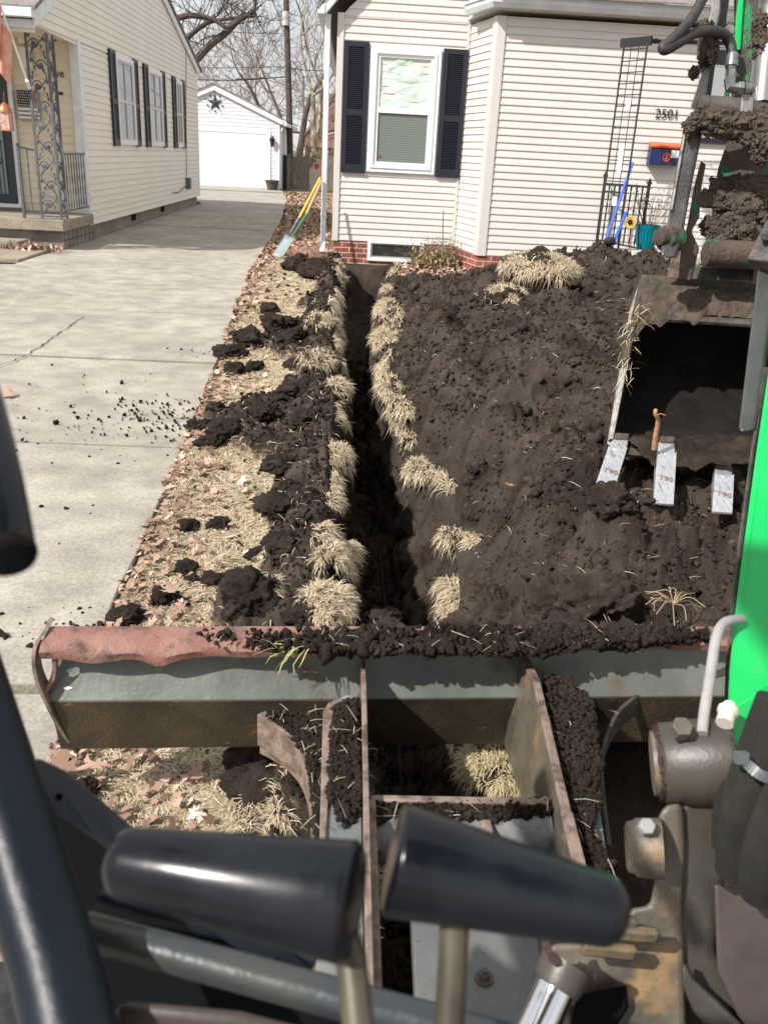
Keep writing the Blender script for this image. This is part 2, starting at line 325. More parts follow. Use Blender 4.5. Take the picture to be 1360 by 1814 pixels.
def groundmat():                                      # soil where the digger left soil, trodden thatch elsewhere
    m = M['soil'].copy(); m.name = 'dug ground'; t = m.node_tree; N = t.nodes; L = t.links; b = N['Principled BSDF']; src = b.inputs['Base Color'].links[0].from_socket
    a = N.new('ShaderNodeAttribute'); a.attribute_name = 'dug'; tcn = N.new('ShaderNodeTexCoord'); n = N.new('ShaderNodeTexNoise'); n.inputs['Scale'].default_value = 38; n.inputs['Detail'].default_value = 8
    L.new(tcn.outputs['Object'], n.inputs['Vector']); r = N.new('ShaderNodeValToRGB'); r.color_ramp.elements[0].position = .38; r.color_ramp.elements[1].position = .64
    r.color_ramp.elements[0].color = (.12, .085, .055, 1); r.color_ramp.elements[1].color = (.46, .36, .24, 1); L.new(n.outputs['Fac'], r.inputs[0])
    mm = N.new('ShaderNodeMixRGB'); L.new(a.outputs['Fac'], mm.inputs[0]); L.new(r.outputs[0], mm.inputs[1]); L.new(src, mm.inputs[2]); L.new(mm.outputs[0], b.inputs['Base Color']); return m
tag(npmesh('trench_ground', vv, gridfaces(len(Ys), nc), groundmat(), attrs={'dug': np.clip(msk*2.5, 0, 1)}), kind='structure')
# ---- the spoil heap on the right of the trench
def pileheight(X, Y, detail=True):
    s = X-(ip(Y, XR)+.03); s = s+.09*fbm(X*2.2, Y*1.7, 71, 3)
    H = ip(Y, [(1.5, .44), (2.0, .43), (2.4, .49), (2.9, .47), (4.5, .44), (7, .46), (8.6, .52), (9.6, .40), (10.3, .20), (10.9, .06), (11.4, 0)])
    H = np.minimum(H, .52)*np.where(Y > 7, np.clip(1-np.clip((Y-7)/3.2, 0, 1)*np.clip((2.35-X)/1.2, 0, 1)*.85, 0, 1), 1)
    wd = ip(Y, [(1.5, .62), (3, .85), (4, .8), (6, 1.1), (9, 1.3)])
    t = np.clip(s/wd, 0, 1); prof = np.sin(t*math.pi/2)**.9
    xe = 1.9+.42*Y; fall = np.clip((xe-X)/.9, 0, 1)**.8
    h = H*prof*fall*(1+.22*fbm(X*1.3, Y*1.1, 73, 3))
    h = np.maximum(h, .455*np.exp(-(np.maximum(0, np.abs(X-1.15)-.38)/.25)**2-(np.maximum(0, np.abs(Y-2.42)-.28)/.30)**2))
    if detail:
        e = np.clip(s/.06+.25, 0, 1)*np.clip((11.5-Y)/1.2, 0.15, 1)*np.clip((xe-X)/.2, 0, 1)
        h = h+e*(.045*fbm(X*5, Y*5, 75, 4)+.45*lumps(X, Y, .17, 76)*np.clip(vn(X*2.2, Y*2.2, 74)+.6, .15, 1)+.50*lumps(X, Y, .26, 77)*np.clip(vn(X*1.5, Y*1.5, 78)+.35, 0, 1)+.60*lumps(X, Y, .10, 79)*np.clip(vn(X*3, Y*3, 80)+.75, .35, 1)+.70*lumps(X, Y, .045, 81)+.6*lumps(X, Y, .02, 82)+.006*fbm(X*60, Y*60, 83, 2))
    return h-.012*(1-np.clip(s/.05, 0, 1))
Yp = [1.645]
while Yp[-1] < 11.5: Yp.append(Yp[-1]*1.0045)
Yp = np.array(Yp); ncp = 520; x0 = ip(Yp, XR)-.05; x1 = 1.95+.42*Yp
tt = (np.arange(ncp)/(ncp-1))**1.25
PX = x0[:, None]+(x1-x0)[:, None]*tt[None]; PY = np.repeat(Yp[:, None], ncp, 1); PZ = pileheight(PX, PY)
_dx = .35*np.clip((PX-x0[:, None])/.2, 0, 1)
PXd = PX+.012*fbm(PX*14, PY*14, 91, 3)*_dx*2; PYd = PY+.012*fbm(PX*14, PY*14, 95, 3)*2*_dx
heap = npmesh('soil_heap', np.stack([PXd, PYd, PZ], 2), gridfaces(len(Yp), ncp), M['soil'])
tag(heap, 'long heap of freshly dug dark brown soil along the right side of the trench', 'soil heap')
# ---- crumbs, blades and leaves (built as plain merged meshes)
def ico(sub):
    import bmesh
    bm = bmesh.new(); bmesh.ops.create_icosphere(bm, subdivisions=sub, radius=1); v = np.array([tuple(x.co) for x in bm.verts]); f = np.array([[x.index for x in p.verts] for p in bm.faces]); bm.free(); return v, f
ICO = {k: ico(k) for k in (1, 2, 3, 5, 6)}
def rotm(n):
    q = rng.normal(size=(n, 4)); q /= np.linalg.norm(q, axis=1)[:, None]; a, b, c, d = q.T
    return np.stack([1-2*(c*c+d*d), 2*(b*c-a*d), 2*(b*d+a*c), 2*(b*c+a*d), 1-2*(b*b+d*d), 2*(c*d-a*b), 2*(b*d-a*c), 2*(c*d+a*b), 1-2*(b*b+c*c)], 1).reshape(n, 3, 3)
def crumb_arrays(p, r, sub):
    v, f = ICO[sub]; n = len(p); temps = [v*(1+.55*fbm(v[:, 0]*1.9+k*9, v[:, 1]*1.9, 100+k, 3, z=v[:, 2]*1.9))[:, None] for k in range(8)]
    T = np.stack(temps)[rng.integers(0, 8, n)]; T = T*np.stack([np.ones(n), rng.uniform(.6, 1, n), rng.uniform(.5, .9, n)], 1)[:, None]
    P = np.einsum('nij,nkj->nki', rotm(n), T)*np.asarray(r)[:, None, None]+np.asarray(p)[:, None]
    return P.reshape(-1, 3), (f[None]+(np.arange(n)*len(v))[:, None, None]).reshape(-1, 3)
def crumbs(name, p, r, m, sub=2, parent=None):
    P, F_ = crumb_arrays(p, r, sub); return npmesh(name, P, F_, m, parent)
def blades_arr(p, d, L, wd, droop):
    """p roots, d unit directions, L lengths, wd widths: two-segment bent blades"""
    n = len(p); up = np.array([0, 0, 1.]); sd = np.cross(d, up+rng.normal(size=(n, 3))*.3); sd /= np.linalg.norm(sd, axis=1)[:, None]+1e-9
    L = np.asarray(L)[:, None]; wd = np.asarray(wd)[:, None]; dr = np.asarray(droop)[:, None]
    m1 = p+d*L*.45; m2 = p+d*L*.8-up*L*dr*.3; tip = p+d*L*1.0-up*L*dr*.75+rng.normal(size=(n, 3))*L*.08
    v = np.stack([p-sd*wd*.5, p+sd*wd*.5, m1-sd*wd*.5, m1+sd*wd*.5, m2-sd*wd*.38, m2+sd*wd*.38, tip-sd*wd*.08, tip+sd*wd*.08], 1)
    f = np.array([[0, 1, 3, 2], [2, 3, 5, 4], [4, 5, 7, 6]])
    return v.reshape(-1, 3), (f[None]+(np.arange(n)*8)[:, None, None]).reshape(-1, 4), np.repeat(rng.random(n), 8)
def blades(name, p, d, L, wd, droop, m, parent=None, shift=0.):
    v, f, a = blades_arr(p, d, L, wd, droop); return npmesh(name, v, f, m, parent, smooth=False, attrs={'rnd': np.clip(a+shift, 0, 1)})
def unit(a): return a/(np.linalg.norm(a, axis=1)[:, None]+1e-9)
def logy(n, a, b): return a*(b/a)**rng.random(n)
# crumbs on the heap
n = 26000; Yc = logy(n, 1.66, 10.5); Xc = ip(Yc, XR)+.02+rng.random(n)**1.1*(.5+.36*Yc)
keep = vn(Xc*2.5, Yc*2.5, 120)+.9*rng.random(n) > -.1; Xc = Xc[keep]; Yc = Yc[keep]
Rc = (.0026+.0020*Yc)*rng.uniform(.25, 1, len(Xc))*np.where(rng.random(len(Xc)) > .96, rng.uniform(1.8, 4.2, len(Xc)), 1)
big = Rc > np.percentile(Rc, 70)
pz = pileheight(Xc, Yc)
ca = crumb_arrays(np.stack([Xc, Yc, pz+Rc*.25], 1)[big], Rc[big], 2); cb = crumb_arrays(np.stack([Xc, Yc, pz+Rc*.25], 1)[~big], Rc[~big], 2)
o = npmesh('soil_crumbs', np.concatenate([ca[0], cb[0]]), np.concatenate([ca[1], cb[1]+len(ca[0])]), M['soil'])
tag(o, 'loose crumbs of soil scattered over the big heap right of the trench', 'soil crumbs', kind='stuff')
# crumbs on the left spoil, the edges of the driveway and the trench floor
n = 9000; Yc = logy(n, 1.15, 12); Xc = xd(Yc)+rng.random(n)**.7*(xl(Yc)-xd(Yc)); k = rng.random(n) < dirtmask(Xc, Yc)*1.1+.03; Xc = Xc[k]; Yc = Yc[k]
Rc = (.003+.0019*Yc)*rng.uniform(.35, 1.1, len(Xc)); A = np.stack([Xc, Yc, leftheight(Xc, Yc)+Rc*.3], 1)
n2 = 2500; Yf = logy(n2, .7, 9); Xf = xl(Yf)+.06+rng.random(n2)*(ip(Yf, XF)-xl(Yf)-.08); Rf = (.004+.0016*Yf)*rng.uniform(.5, 1.4, n2)
A2 = np.stack([Xf, Yf, -TR_D+.03+0*Yf], 1)
wc = [i for i, c in enumerate(cols) if c[3] == 'w']; n3 = 7000; ri = rng.integers(60, len(Ys)-20, n3); cj = np.array(wc)[rng.integers(0, len(wc), n3)]; A3 = vv[ri, cj]; R3_ = (.0022+.0014*Ys[ri])*rng.uniform(.3, 1.2, n3)**1.5
o = crumbs('spoil_crumbs', np.concatenate([A, A2, A3]), np.concatenate([Rc, Rf, R3_]), M['soil_dark'], 2)
tag(o, 'dark soil crumbs along the left edge and floor of the trench', 'soil crumbs', kind='stuff')
# driveway crumbs
n = 520; cl = np.array([[-1.0, 4.75, .22], [-.95, 4.5, .16], [-1.25, 4.7, .35], [-.86, 2.35, .10], [-1.2, 4.3, .5], [-1.05, 6.3, .12], [-.75, 2.3, .08], [-1.6, 5.5, 1.2], [-1.3, 3, .6]])
ci = cl[rng.choice(len(cl), n, p=[.24, .16, .16, .12, .07, .08, .08, .05, .04])]; Xc = ci[:, 0]+rng.normal(size=n)*ci[:, 2]; Yc = ci[:, 1]+rng.normal(size=n)*ci[:, 2]; k = (Xc < xd(Yc)) & (Yc > 1.2); Xc, Yc = Xc[k], Yc[k]
Rc = .0045*rng.lognormal(0, .6, len(Xc)); o = crumbs('driveway_crumbs', np.stack([Xc, Yc, .021+Rc*.4], 1), Rc, M['soil_dark'], 2)
tag(o, 'small dark crumbs of soil spilled on the grey concrete driveway', 'soil crumbs', kind='stuff')
# dormant grass on the strip between driveway and trench
n = 130000; Yc = logy(n, 1.2, 12.4); Xc = xd(Yc)+.03+rng.random(n)**.8*(xl(Yc)-xd(Yc)-.02)
dens = np.clip(.22+(Xc-xd(Yc))*2.2+.5*vn(Xc*4, Yc*3, 130), .03, 1)*(1-dirtmask(Xc, Yc)*.985); k = rng.random(n) < dens; Xc, Yc = Xc[k], Yc[k]; n = len(Xc)
ang = 2*math.pi*vn(Xc*5, Yc*5, 133)+rng.normal(size=n)*.9; up = rng.uniform(.05, .55, n)
d = unit(np.stack([np.cos(ang), np.sin(ang), up], 1)); sc = .6+.4*np.clip(Yc/3, 0, 1.8)
o = blades('dead_grass', np.stack([Xc, Yc, leftheight(Xc, Yc)], 1), d, rng.uniform(.020, .050, n)*sc, .0010+.00052*Yc, rng.uniform(.1, .8, n), M['straw'], shift=.06)
tag(o, 'straw coloured dormant grass between the driveway and the trench', 'grass', kind='stuff')
# leaves
LEAFP = np.array([(0, -1), (.10, -.55), (.42, -.62), (.34, -.30), (.85, -.22), (.55, .08), (.80, .48), (.36, .38), (.22, .72), (0, 1.05), (-.22, .72), (-.38, .40), (-.78, .50), (-.52, .08), (-.88, -.2), (-.36, -.28), (-.40, -.6), (-.1, -.55)])
def leaf_arr(p, s, curl=.5, tilt=.45):
    n = len(p); k = len(LEAFP); a = rng.random(n)*6.28; L2 = np.repeat(LEAFP[None], n, 0)*np.stack([rng.uniform(.55, 1, n), np.ones(n)], 1)[:, None]
    L2 = L2+rng.normal(size=L2.shape)*.08; z = curl*(L2[..., 0]**2*rng.uniform(-.3, 1, n)[:, None]+L2[..., 1]**2*rng.uniform(-.5, .6, n)[:, None])
    P = np.concatenate([L2, z[..., None]], 2); P = np.concatenate([P, np.zeros((n, 1, 3))], 1)
    tx = rng.normal(size=n)*tilt; ty = rng.normal(size=n)*tilt; P[..., 2] += P[..., 0]*tx[:, None]+P[..., 1]*ty[:, None]
    c, s_ = np.cos(a)[:, None], np.sin(a)[:, None]; Q = np.stack([P[..., 0]*c-P[..., 1]*s_, P[..., 0]*s_+P[..., 1]*c, P[..., 2]], 2)*np.asarray(s)[:, None, None]+np.asarray(p)[:, None]
    f = np.array([[k, i, (i+1) % k] for i in range(k)]); return Q.reshape(-1, 3), (f[None]+(np.arange(n)*(k+1))[:, None, None]).reshape(-1, 3), np.repeat(rng.random(n), k+1)
def leaves(name, p, s, curl=.5, tilt=.45, parent=None):
    v, f, a = leaf_arr(p, s, curl, tilt); return npmesh(name, v, f, M['leaf'], parent, smooth=False, attrs={'rnd': a})
n = 2100; Yc = logy(n, 1.3, 13); Xc = xd(Yc)-.01+rng.random(n)**1.7*np.minimum(.42, (xl(Yc)-xd(Yc))*.75); k = rng.random(n) > dirtmask(Xc, Yc)*.93; k &= rng.random(n) < np.clip(1.1-(Xc-xd(Yc))*1.8, .1, 1); Xc, Yc = Xc[k], Yc[k]
sz = rng.uniform(.010, .024, len(Xc))*(.75+.12*Yc); o = leaves('leaf_litter', np.stack([Xc, Yc, leftheight(Xc, Yc)+.008+.02*rng.random(len(Xc))], 1), sz)
tag(o, 'brown dry leaf litter along the edge of the concrete driveway', 'leaf litter', kind='stuff')
n = 2200; Yc = rng.uniform(13, 34, n)**1.0; Xc = xd(Yc)+.05+rng.random(n)*(np.minimum(-.35, xd(Yc)+1.4)-xd(Yc)); o = leaves('leaf_litter', np.stack([Xc, Yc, .02+0*Xc], 1), rng.uniform(.03, .06, n))
tag(o, 'reddish brown leaves and thatch between the far driveway and the white gutter pipe', 'leaf litter', kind='stuff')
# ================================================================== DRIVEWAY
def driveway():
    joints = [(2.04, 0), (4.15, .0), (6.02, 0), (7.9, .0), (11.7, .15), (17, 0), (22.5, 0), (28, 0)]
    ys = [-3]+[j[0] for j in joints]+[35.25]; s = MB()
    for i in range(len(ys)-1):
        a, b = ys[i]+.022, ys[i+1]-.022; yy = np.linspace(a, b, 12); L_ = []; R_ = []
        for y in yy:
            lx = -3.9 if y > 10.6 else -6
            if y > 24.5: lx = -3.9-(y-24.5)*.30
            L_.append(V(lx, y, .02)); R_.append(V(float(xd(y))+.012*math.sin(y*2.1)+.006*math.sin(y*9), y-.02*math.sin(i*2.0)*0, .02))
        tilt = .004*math.sin(i*2.3)
        pts = L_+R_[::-1]; s.prism([p+V(0, 0, tilt) for p in pts], (0, 0, -.12))
    o = s.build('driveway', M['concrete']); b = o.modifiers.new('bevel', 'BEVEL'); b.width = .006; b.segments = 2; b.limit_method = 'ANGLE'
    tag(o, kind='structure')
    j = MB(); j.add([(-6, -3, .004), (-.9, -3, .004), (-1.6, 24, .004), (-6, 35, .004)], [(0, 1, 2, 3)]); tag(j.build('driveway_joint_soil', M['soil_dark']), kind='structure')
driveway()
def crack(pts, wd, name, label):
    P = curve(pts, 14); s = MB(); L_ = []; R_ = []
    for i, p in enumerate(P):
        t = (P[min(i+1, len(P)-1)]-P[max(0, i-1)]).normalized(); nrm = V(-t.y, t.x, 0); jx = (random.random()-.5)*wd*2.4; ww = wd*(.35+random.random())
        L_.append(p+nrm*(jx+ww/2)); R_.append(p+nrm*(jx-ww/2))
    n = len(P); s.add(L_+R_, [(i, i+1, n+i+1, n+i) for i in range(n-1)]); tag(s.build(name, M['soil_dark']), kind='structure')
crack([oz(150, 560, .0285), oz(105, 590, .0285), oz(58, 622, .0285), oz(0, 648, .0285), oz(-80, 670, .0285)], .009, 'driveway_crack', '')
s = MB(); s.prism([(-9, 10.9, .05), (-3.92, 10.9, .05), (-3.92, 12.1, .05), (-9, 12.1, .05)], (0, 0, -.1)); tag(s.build('front_path', M['concrete_step'], bevel=.01), kind='structure')
n = 5000; Xc = rng.uniform(-5.6, -3.78, n); Yc = rng.uniform(8.6, 10.85, n); k = Xc < -3.86-.25*np.abs(vn(Yc*1.3, Xc*0, 150))-.35*np.clip(9.2-Yc, 0, 1); Xc, Yc = Xc[k], Yc[k]; n = len(Xc)
d = unit(np.stack([rng.normal(size=n), rng.normal(size=n), rng.uniform(.3, 1.4, n)], 1)); tag(blades('dead_grass', np.stack([Xc, Yc, .03+0*Xc], 1), d, rng.uniform(.05, .11, n), .009+0*Xc, rng.uniform(.2, .9, n), M['straw']), 'straw coloured grass at the far left beside the front path', 'grass', kind='stuff')
# ================================================================== TURF AND CLODS
def zat(x, y):
    return float(pileheight(np.array([x]), np.array([y]), False)[0]) if x > float(xr(np.array([y]))[0]) else float(leftheight(np.array([x]), np.array([y]))[0])
def hit(px, py, extra=0.):
    """first point of the soil or lawn surface along the line of sight through a photo pixel"""
    d = ray(px, py); t = np.geomspace(1.3, 15, 2600); X = d.x*t; Y = d.y*t; z = CAM_H+d.z*t
    L = xl(Y); R = xr(Y); h = np.where(X < L, leftheight(np.minimum(X, L), Y), np.where(X > R, pileheight(np.maximum(X, R), Y), -.03)); h = np.where((Y < 1.7) & (X > 0), .0, h)
    k = np.argmax(z < h+extra); return V(X[k], Y[k], z[k])
def clod(px, py, sx, label, z=None, sh=1., name='soil_clod', cat='soil clod', mt='soil_dark', group='clods lying left of the trench', flat=.7):
    p = hit(px, py) if z is None else oz(px, py, z); k = FPX/(p-CO).dot(Fw); r = sx/2/k
    v, f = ICO[5]; sd = random.randint(0, 9999); q = v*1.0; r *= .9
    q = q*(1+.38*fbm(q[:, 0]*1.3+sd, q[:, 1]*1.3, sd, 5, z=q[:, 2]*1.3, g=.62))[:, None]; q = q*np.array([1, .85*sh, flat])
    q = q+v*(.10*fbm(v[:, 0]*9, v[:, 1]*9, sd+5, 3, z=v[:, 2]*9))[:, None]
    zz = p.z-.004; o = npmesh(name, q*r, f, M[mt]); o.location = (p.x, p.y, zz+r*flat*.55); o.rotation_euler.z = random.random()*6
    return tag(o, label, cat, group)
def turf(px, py, wpx, hpx, label, z=.03, n=500, out=(1, 0), mt='straw', dn=.4, bl=None, group='clumps of turf hanging over the trench edge'):
    """clump of sod: a soil body and a mop of dead grass. wpx, hpx = size seen in the photograph"""
    p = hit(px, py, .012) if z is not None and z < .5 and py < 1200 else oz(px, py, z); z = p.z; k = FPX/(p-CO).dot(Fw); rx = wpx/2/k*.88; ry = hpx/2/k/max(.25, -(p-CO).normalized().z); ry = min(ry, rx*(5 if 'strip' in label or 'upper end' in label else 1.7)); rz = min(rx, ry)*.45+.012
    t = thing('turf_clump', (p.x, p.y, z), label, 'turf clump', group)
    v, f = ICO[5]; sd = random.randint(0, 9999); q = v*(1+.42*fbm(v[:, 0]*2+sd, v[:, 1]*2, sd, 4, z=v[:, 2]*2))[:, None]*np.array([rx*.92, ry*.95, rz])+v*.006*fbm(v[:, 0]*12, v[:, 1]*12, sd, 2, z=v[:, 2]*12)[:, None]
    npmesh('root_soil', q+np.array([p.x, p.y, z-.2*rz]), f, M['soil_damp_dim'], t)
    n = int(n*2.0); a = rng.random(n)*6.283; rr = np.sqrt(rng.random(n)); x = rr*np.cos(a); y = rr*np.sin(a); zz = np.sqrt(np.maximum(0, 1-rr*rr))
    # grass sits on one face of the sod only
    wb = 1+.38*vn(np.cos(a)*1.6+sd, np.sin(a)*1.6, 8); x = x*wb; y = y*wb; kp = ((x*out[0]+y*out[1]) > -.65+.5*rng.random(n)) & (vn(x*2.6+sd, y*2.6, 6) > -.45+.2*rng.random(n)); x, y, zz, a, rr = x[kp], y[kp], zz[kp], a[kp], rr[kp]; n = len(x)
    loc = np.stack([x*rx*.95, y*ry*.95, zz*rz*.9-.1*rz], 1)+p_np(p, z); cl = 2.2*vn(x*3+sd, y*3, 7)
    d = unit(np.stack([x*.8+out[0]*.5+.55*np.cos(cl)+rng.normal(size=n)*.55, y*.6+out[1]*.5+.55*np.sin(cl)+rng.normal(size=n)*.55, .35+rng.normal(size=n)*.5], 1))
    bl_ = bl or (.026+.0075*min(float(p.y), 7)); blades('dead_grass', loc, d, rng.uniform(.35, 1.15, n)*bl_, np.full(n, .0010+.00046*p.y), rng.uniform(dn-.2, dn+.9, n), M[mt], t, shift=-.02+.16*random.random())
    nk = 70; kk = rng.integers(0, n, nk); tag(crumbs('clinging_soil', loc[kk]+np.array([0, 0, .012])*rng.random((nk, 1)), (.0016+.0011*p.y)*rng.uniform(.4, 1.5, nk), M['soil'], 2, t), kind='stuff')
    return t
def p_np(p, z): return np.array([p.x, p.y, z])
TL = 'over the left trench edge'
for a in [
 (600, 495, 26, 40, 'small dry turf tuft on the left trench edge, nearest the brick wall', .03, 500, (.6, -.3)),
 (566, 572, 62, 44, 'ragged tan turf tuft with dark soil face, second from the house', .10, 800, (.7, -.3)),
 (560, 640, 70, 34, 'greenish tan turf tuft left of the trench, above the domed white sod', .12, 800, (.4, -.5)),
 (592, 688, 52, 64, 'domed pale turf sod '+TL+', level with the upper clods', .08, 1200, (.9, -.2)),
 (590, 808, 60, 92, 'large rounded pale turf sod '+TL+' about halfway along', .06, 1700, (.8, -.2)),
 (584, 892, 36, 44, 'small straw turf tuft just below the large rounded sod on the left edge', .05, 600, (.8, -.4)),
 (582, 985, 56, 80, 'spiky straw turf tuft with green blades on the left edge near the blade', .05, 1200, (.8, -.5)),
 (570, 1072, 104, 84, 'biggest bristly straw sod on the left trench edge right behind the blade', .06, 3000, (.7, -.4)),
 (472, 1042, 44, 40, 'small flat straw tuft among soil left of the biggest bristly sod', .04, 700, (.2, -.6)),
]: turf(*a)
for a in [
 (690, 548, 40, 60, 'smooth pinkish straw sod at the upper end of the right trench edge', .04, 1100, (-.6, -.3)),
 (686, 605, 44, 80, 'smooth straw sod strip on the right trench edge, second from the house', .05, 1300, (-.6, -.3)),
 (696, 694, 58, 56, 'bushy straw tuft on the right trench edge where the strip widens', .05, 1300, (-.7, -.3)),
 (722, 728, 34, 56, 'narrow straw tuft hanging beside the bushy tuft on the right edge', .05, 500, (-.5, -.5)),
 (728, 782, 34, 46, 'thin wispy straw tuft on the right trench edge, halfway along', .03, 300, (-.8, -.3)),
 (744, 834, 58, 48, 'spiky fan of straw on the right edge above the slanted soil wall', .03, 800, (-.8, -.4)),
 (800, 955, 44, 60, 'sparse yellow straw tuft growing out of the heap above the near trench wall', .05, 420, (-.6, -.3)),
 (816, 1062, 84, 120, 'bright upright brush of straw on the right trench edge right behind the blade', .10, 2200, (-.9, -.1)),
]: turf(*a, group='clumps of turf on the right trench edge')
turf(955, 478, 150, 66, 'big straw turf sod thrown on top of the heap in front of the house corner', .40, 5200, (0, -.2), group='sods thrown on the heap', dn=.6)
turf(895, 528, 92, 42, 'smaller curved straw sod lying on the heap below the big sod', .34, 2600, (0, -.5), group='sods thrown on the heap', dn=.6)
turf(880, 1366, 130, 90, 'shaggy straw tuft with green blades seen below the blade between its arms', .10, 2400, (-.5, -.5), 'straw_green', group='tufts under the blade')
turf(505, 1437, 44, 70, 'small yellow straw tuft on dark soil left of the blade arm', .13, 380, (.2, -.4), bl=.04, group='tufts under the blade')
# matted grass fringe folding over both lips of the cut
def fringe(name, side, label, n):
    Yc = logy(n, 2.1, 12.0); lip = xl(Yc) if side < 0 else xr(Yc); wn = (.10+.05*Yc**.5)*(1 if side < 0 else .8)*np.clip(.55+1.2*vn(Yc*1.9, Yc*0, 401+side), 0.0, 1.2); u_ = rng.random(n)**1.2
    Xc = lip+side*wn*u_*(.6 if side < 0 else .75); pat = vn(Xc*6, Yc*3.2, 410+side); k = (pat > -.25+.35*u_) & (wn > .03)
    if side > 0: k &= ~((Yc > 2.75) & (Yc < 3.7) & (pat < .35)) & ~((Yc < 4.8) & (u_ > .38))
    Xc, Yc = Xc[k], Yc[k]; n = len(Xc); z = leftheight(Xc, Yc) if side < 0 else np.maximum(pileheight(Xc, Yc), .015)
    cl = 2.4*vn(Xc*7, Yc*5, 415); d = unit(np.stack([-side*(.55+.0*Xc)+.6*np.cos(cl)+rng.normal(size=n)*.45, -.45+.6*np.sin(cl)+rng.normal(size=n)*.45, .25+rng.normal(size=n)*.35], 1))
    tag(blades(name, np.stack([Xc, Yc, z+.012*rng.random(n)], 1), d, rng.uniform(.02, .055, n)*(.75+.12*Yc), .0010+.00046*Yc, rng.uniform(.3, 1.5, n), M['straw']), label, 'grass', kind='stuff')
fringe('dead_grass', -1, 'matted straw grass folding over the left lip of the trench', 15000)
fringe('dead_grass', 1, 'matted straw grass showing under the heap along the right lip of the trench', 17000)
CL = [(418, 600, 30, 'small round clod by the driveway edge, topmost of the upper group'), (404, 632, 58, 'wide dark clod at the driveway edge in the upper group'), (447, 612, 66, 'broad clod joining the upper group to the trench spoil'),
 (418, 660, 44, 'rounded clod, lower left of the upper group'), (452, 656, 40, 'rounded clod, lower right of the upper group'), (500, 585, 70, 'lumpy clod on the spoil ridge, above the upper group'), (522, 604, 58, 'clod on the spoil ridge beside the ragged tuft'),
 (353, 760, 44, 'dark jagged clod nearest the driveway in the middle spoil fan'), (392, 770, 60, 'wide low clod in the middle spoil fan'), (372, 790, 48, 'crumbly clod at the bottom of the middle spoil fan'), (388, 718, 16, 'tiny clod on straw above the middle spoil fan'),
 (333, 938, 50, 'flat brown clod on leaves, left of a matching pair'), (388, 932, 46, 'domed brown clod on leaves, right of a matching pair'),
 (325, 1012, 46, 'upright brown clod between the leaf litter and the straw'), (340, 1030, 30, 'small clod tucked under the upright brown clod'), (382, 1034, 50, 'low clod on straw right of the upright brown clod'), (290, 1062, 60, 'large clod on leaves near the blade end'), (322, 1070, 34, 'small clod touching the large clod near the blade end'),
 (222, 1100, 62, 'crumbling clod at the driveway corner just behind the blade'), (155, 1110, 24, 'small clod on concrete just behind the left end of the blade'), (445, 1072, 100, 'tall pointed mound of soil behind the blade beside the biggest sod', ), (545, 1098, 90, 'low lump of soil behind the blade in front of the biggest sod'), (424, 1050, 42, 'lump of soil on straw beside the pointed mound'),
 (150, 1402, 62, 'dark clod on straw below the left end of the blade'), (478, 1392, 190, 'big dark mound of soil seen below the blade left of the arm'), (530, 480, 56, 'dark clod by the far end of the trench near the paving stones'), (560, 492, 70, 'low clod at the far left corner of the trench'), (478, 555, 40, 'small clod on straw at the upper left of the trench')]
for x, y, sx, lb in CL: clod(x, y, sx, lb, z=(.02 if y > 1300 else None), sh=1.1 if sx < 90 else 1.25, flat=.62 if lb[:4] != 'tall' else .95)
for x, y, sx, lb in ((520, 700, 70, 'broad lump on the spoil ridge below the middle of the ridge'), (470, 735, 66, 'lump where the spoil fan meets the ridge'), (540, 745, 60, 'lump at the trench side of the spoil fan'), (500, 830, 74, 'wide lump on the near spoil ridge left of the large rounded sod'), (490, 905, 70, 'lump on the near spoil ridge beside the small pink leaf'), (505, 965, 80, 'wide lump on the near spoil ridge left of the spiky green tuft'), (455, 985, 44, 'small lump at the straw side of the near spoil ridge'), (525, 655, 50, 'lump on the ridge between two tan tufts')): clod(x, y, sx, lb, flat=.5, sh=1.3, group='lumps on the spoil ridge')
HC = [(672, 1112, .10, 'straw flecked clod at the near end of the trench, against the blade', 76), (900, 1110, .36, 'crumbly clod heaped against the back of the blade', 110), (985, 1085, .33, 'tall eroded clod standing in the heap behind the blade', 120), (1060, 1090, .34, 'large mossy clod on the heap right of the eroded clod', 150), (862, 1085, .30, 'wide low clod against the blade between trench and heap', 110), (1085, 900, .42, 'rounded clod below the bucket teeth', 90), (1290, 790, .56, 'root bound dark clod beside the bucket lip', 66)]
for x, y, z, lb, sx in HC: clod(x, y, sx, lb, mt='soil', group='large clods on the heap', flat=.7)
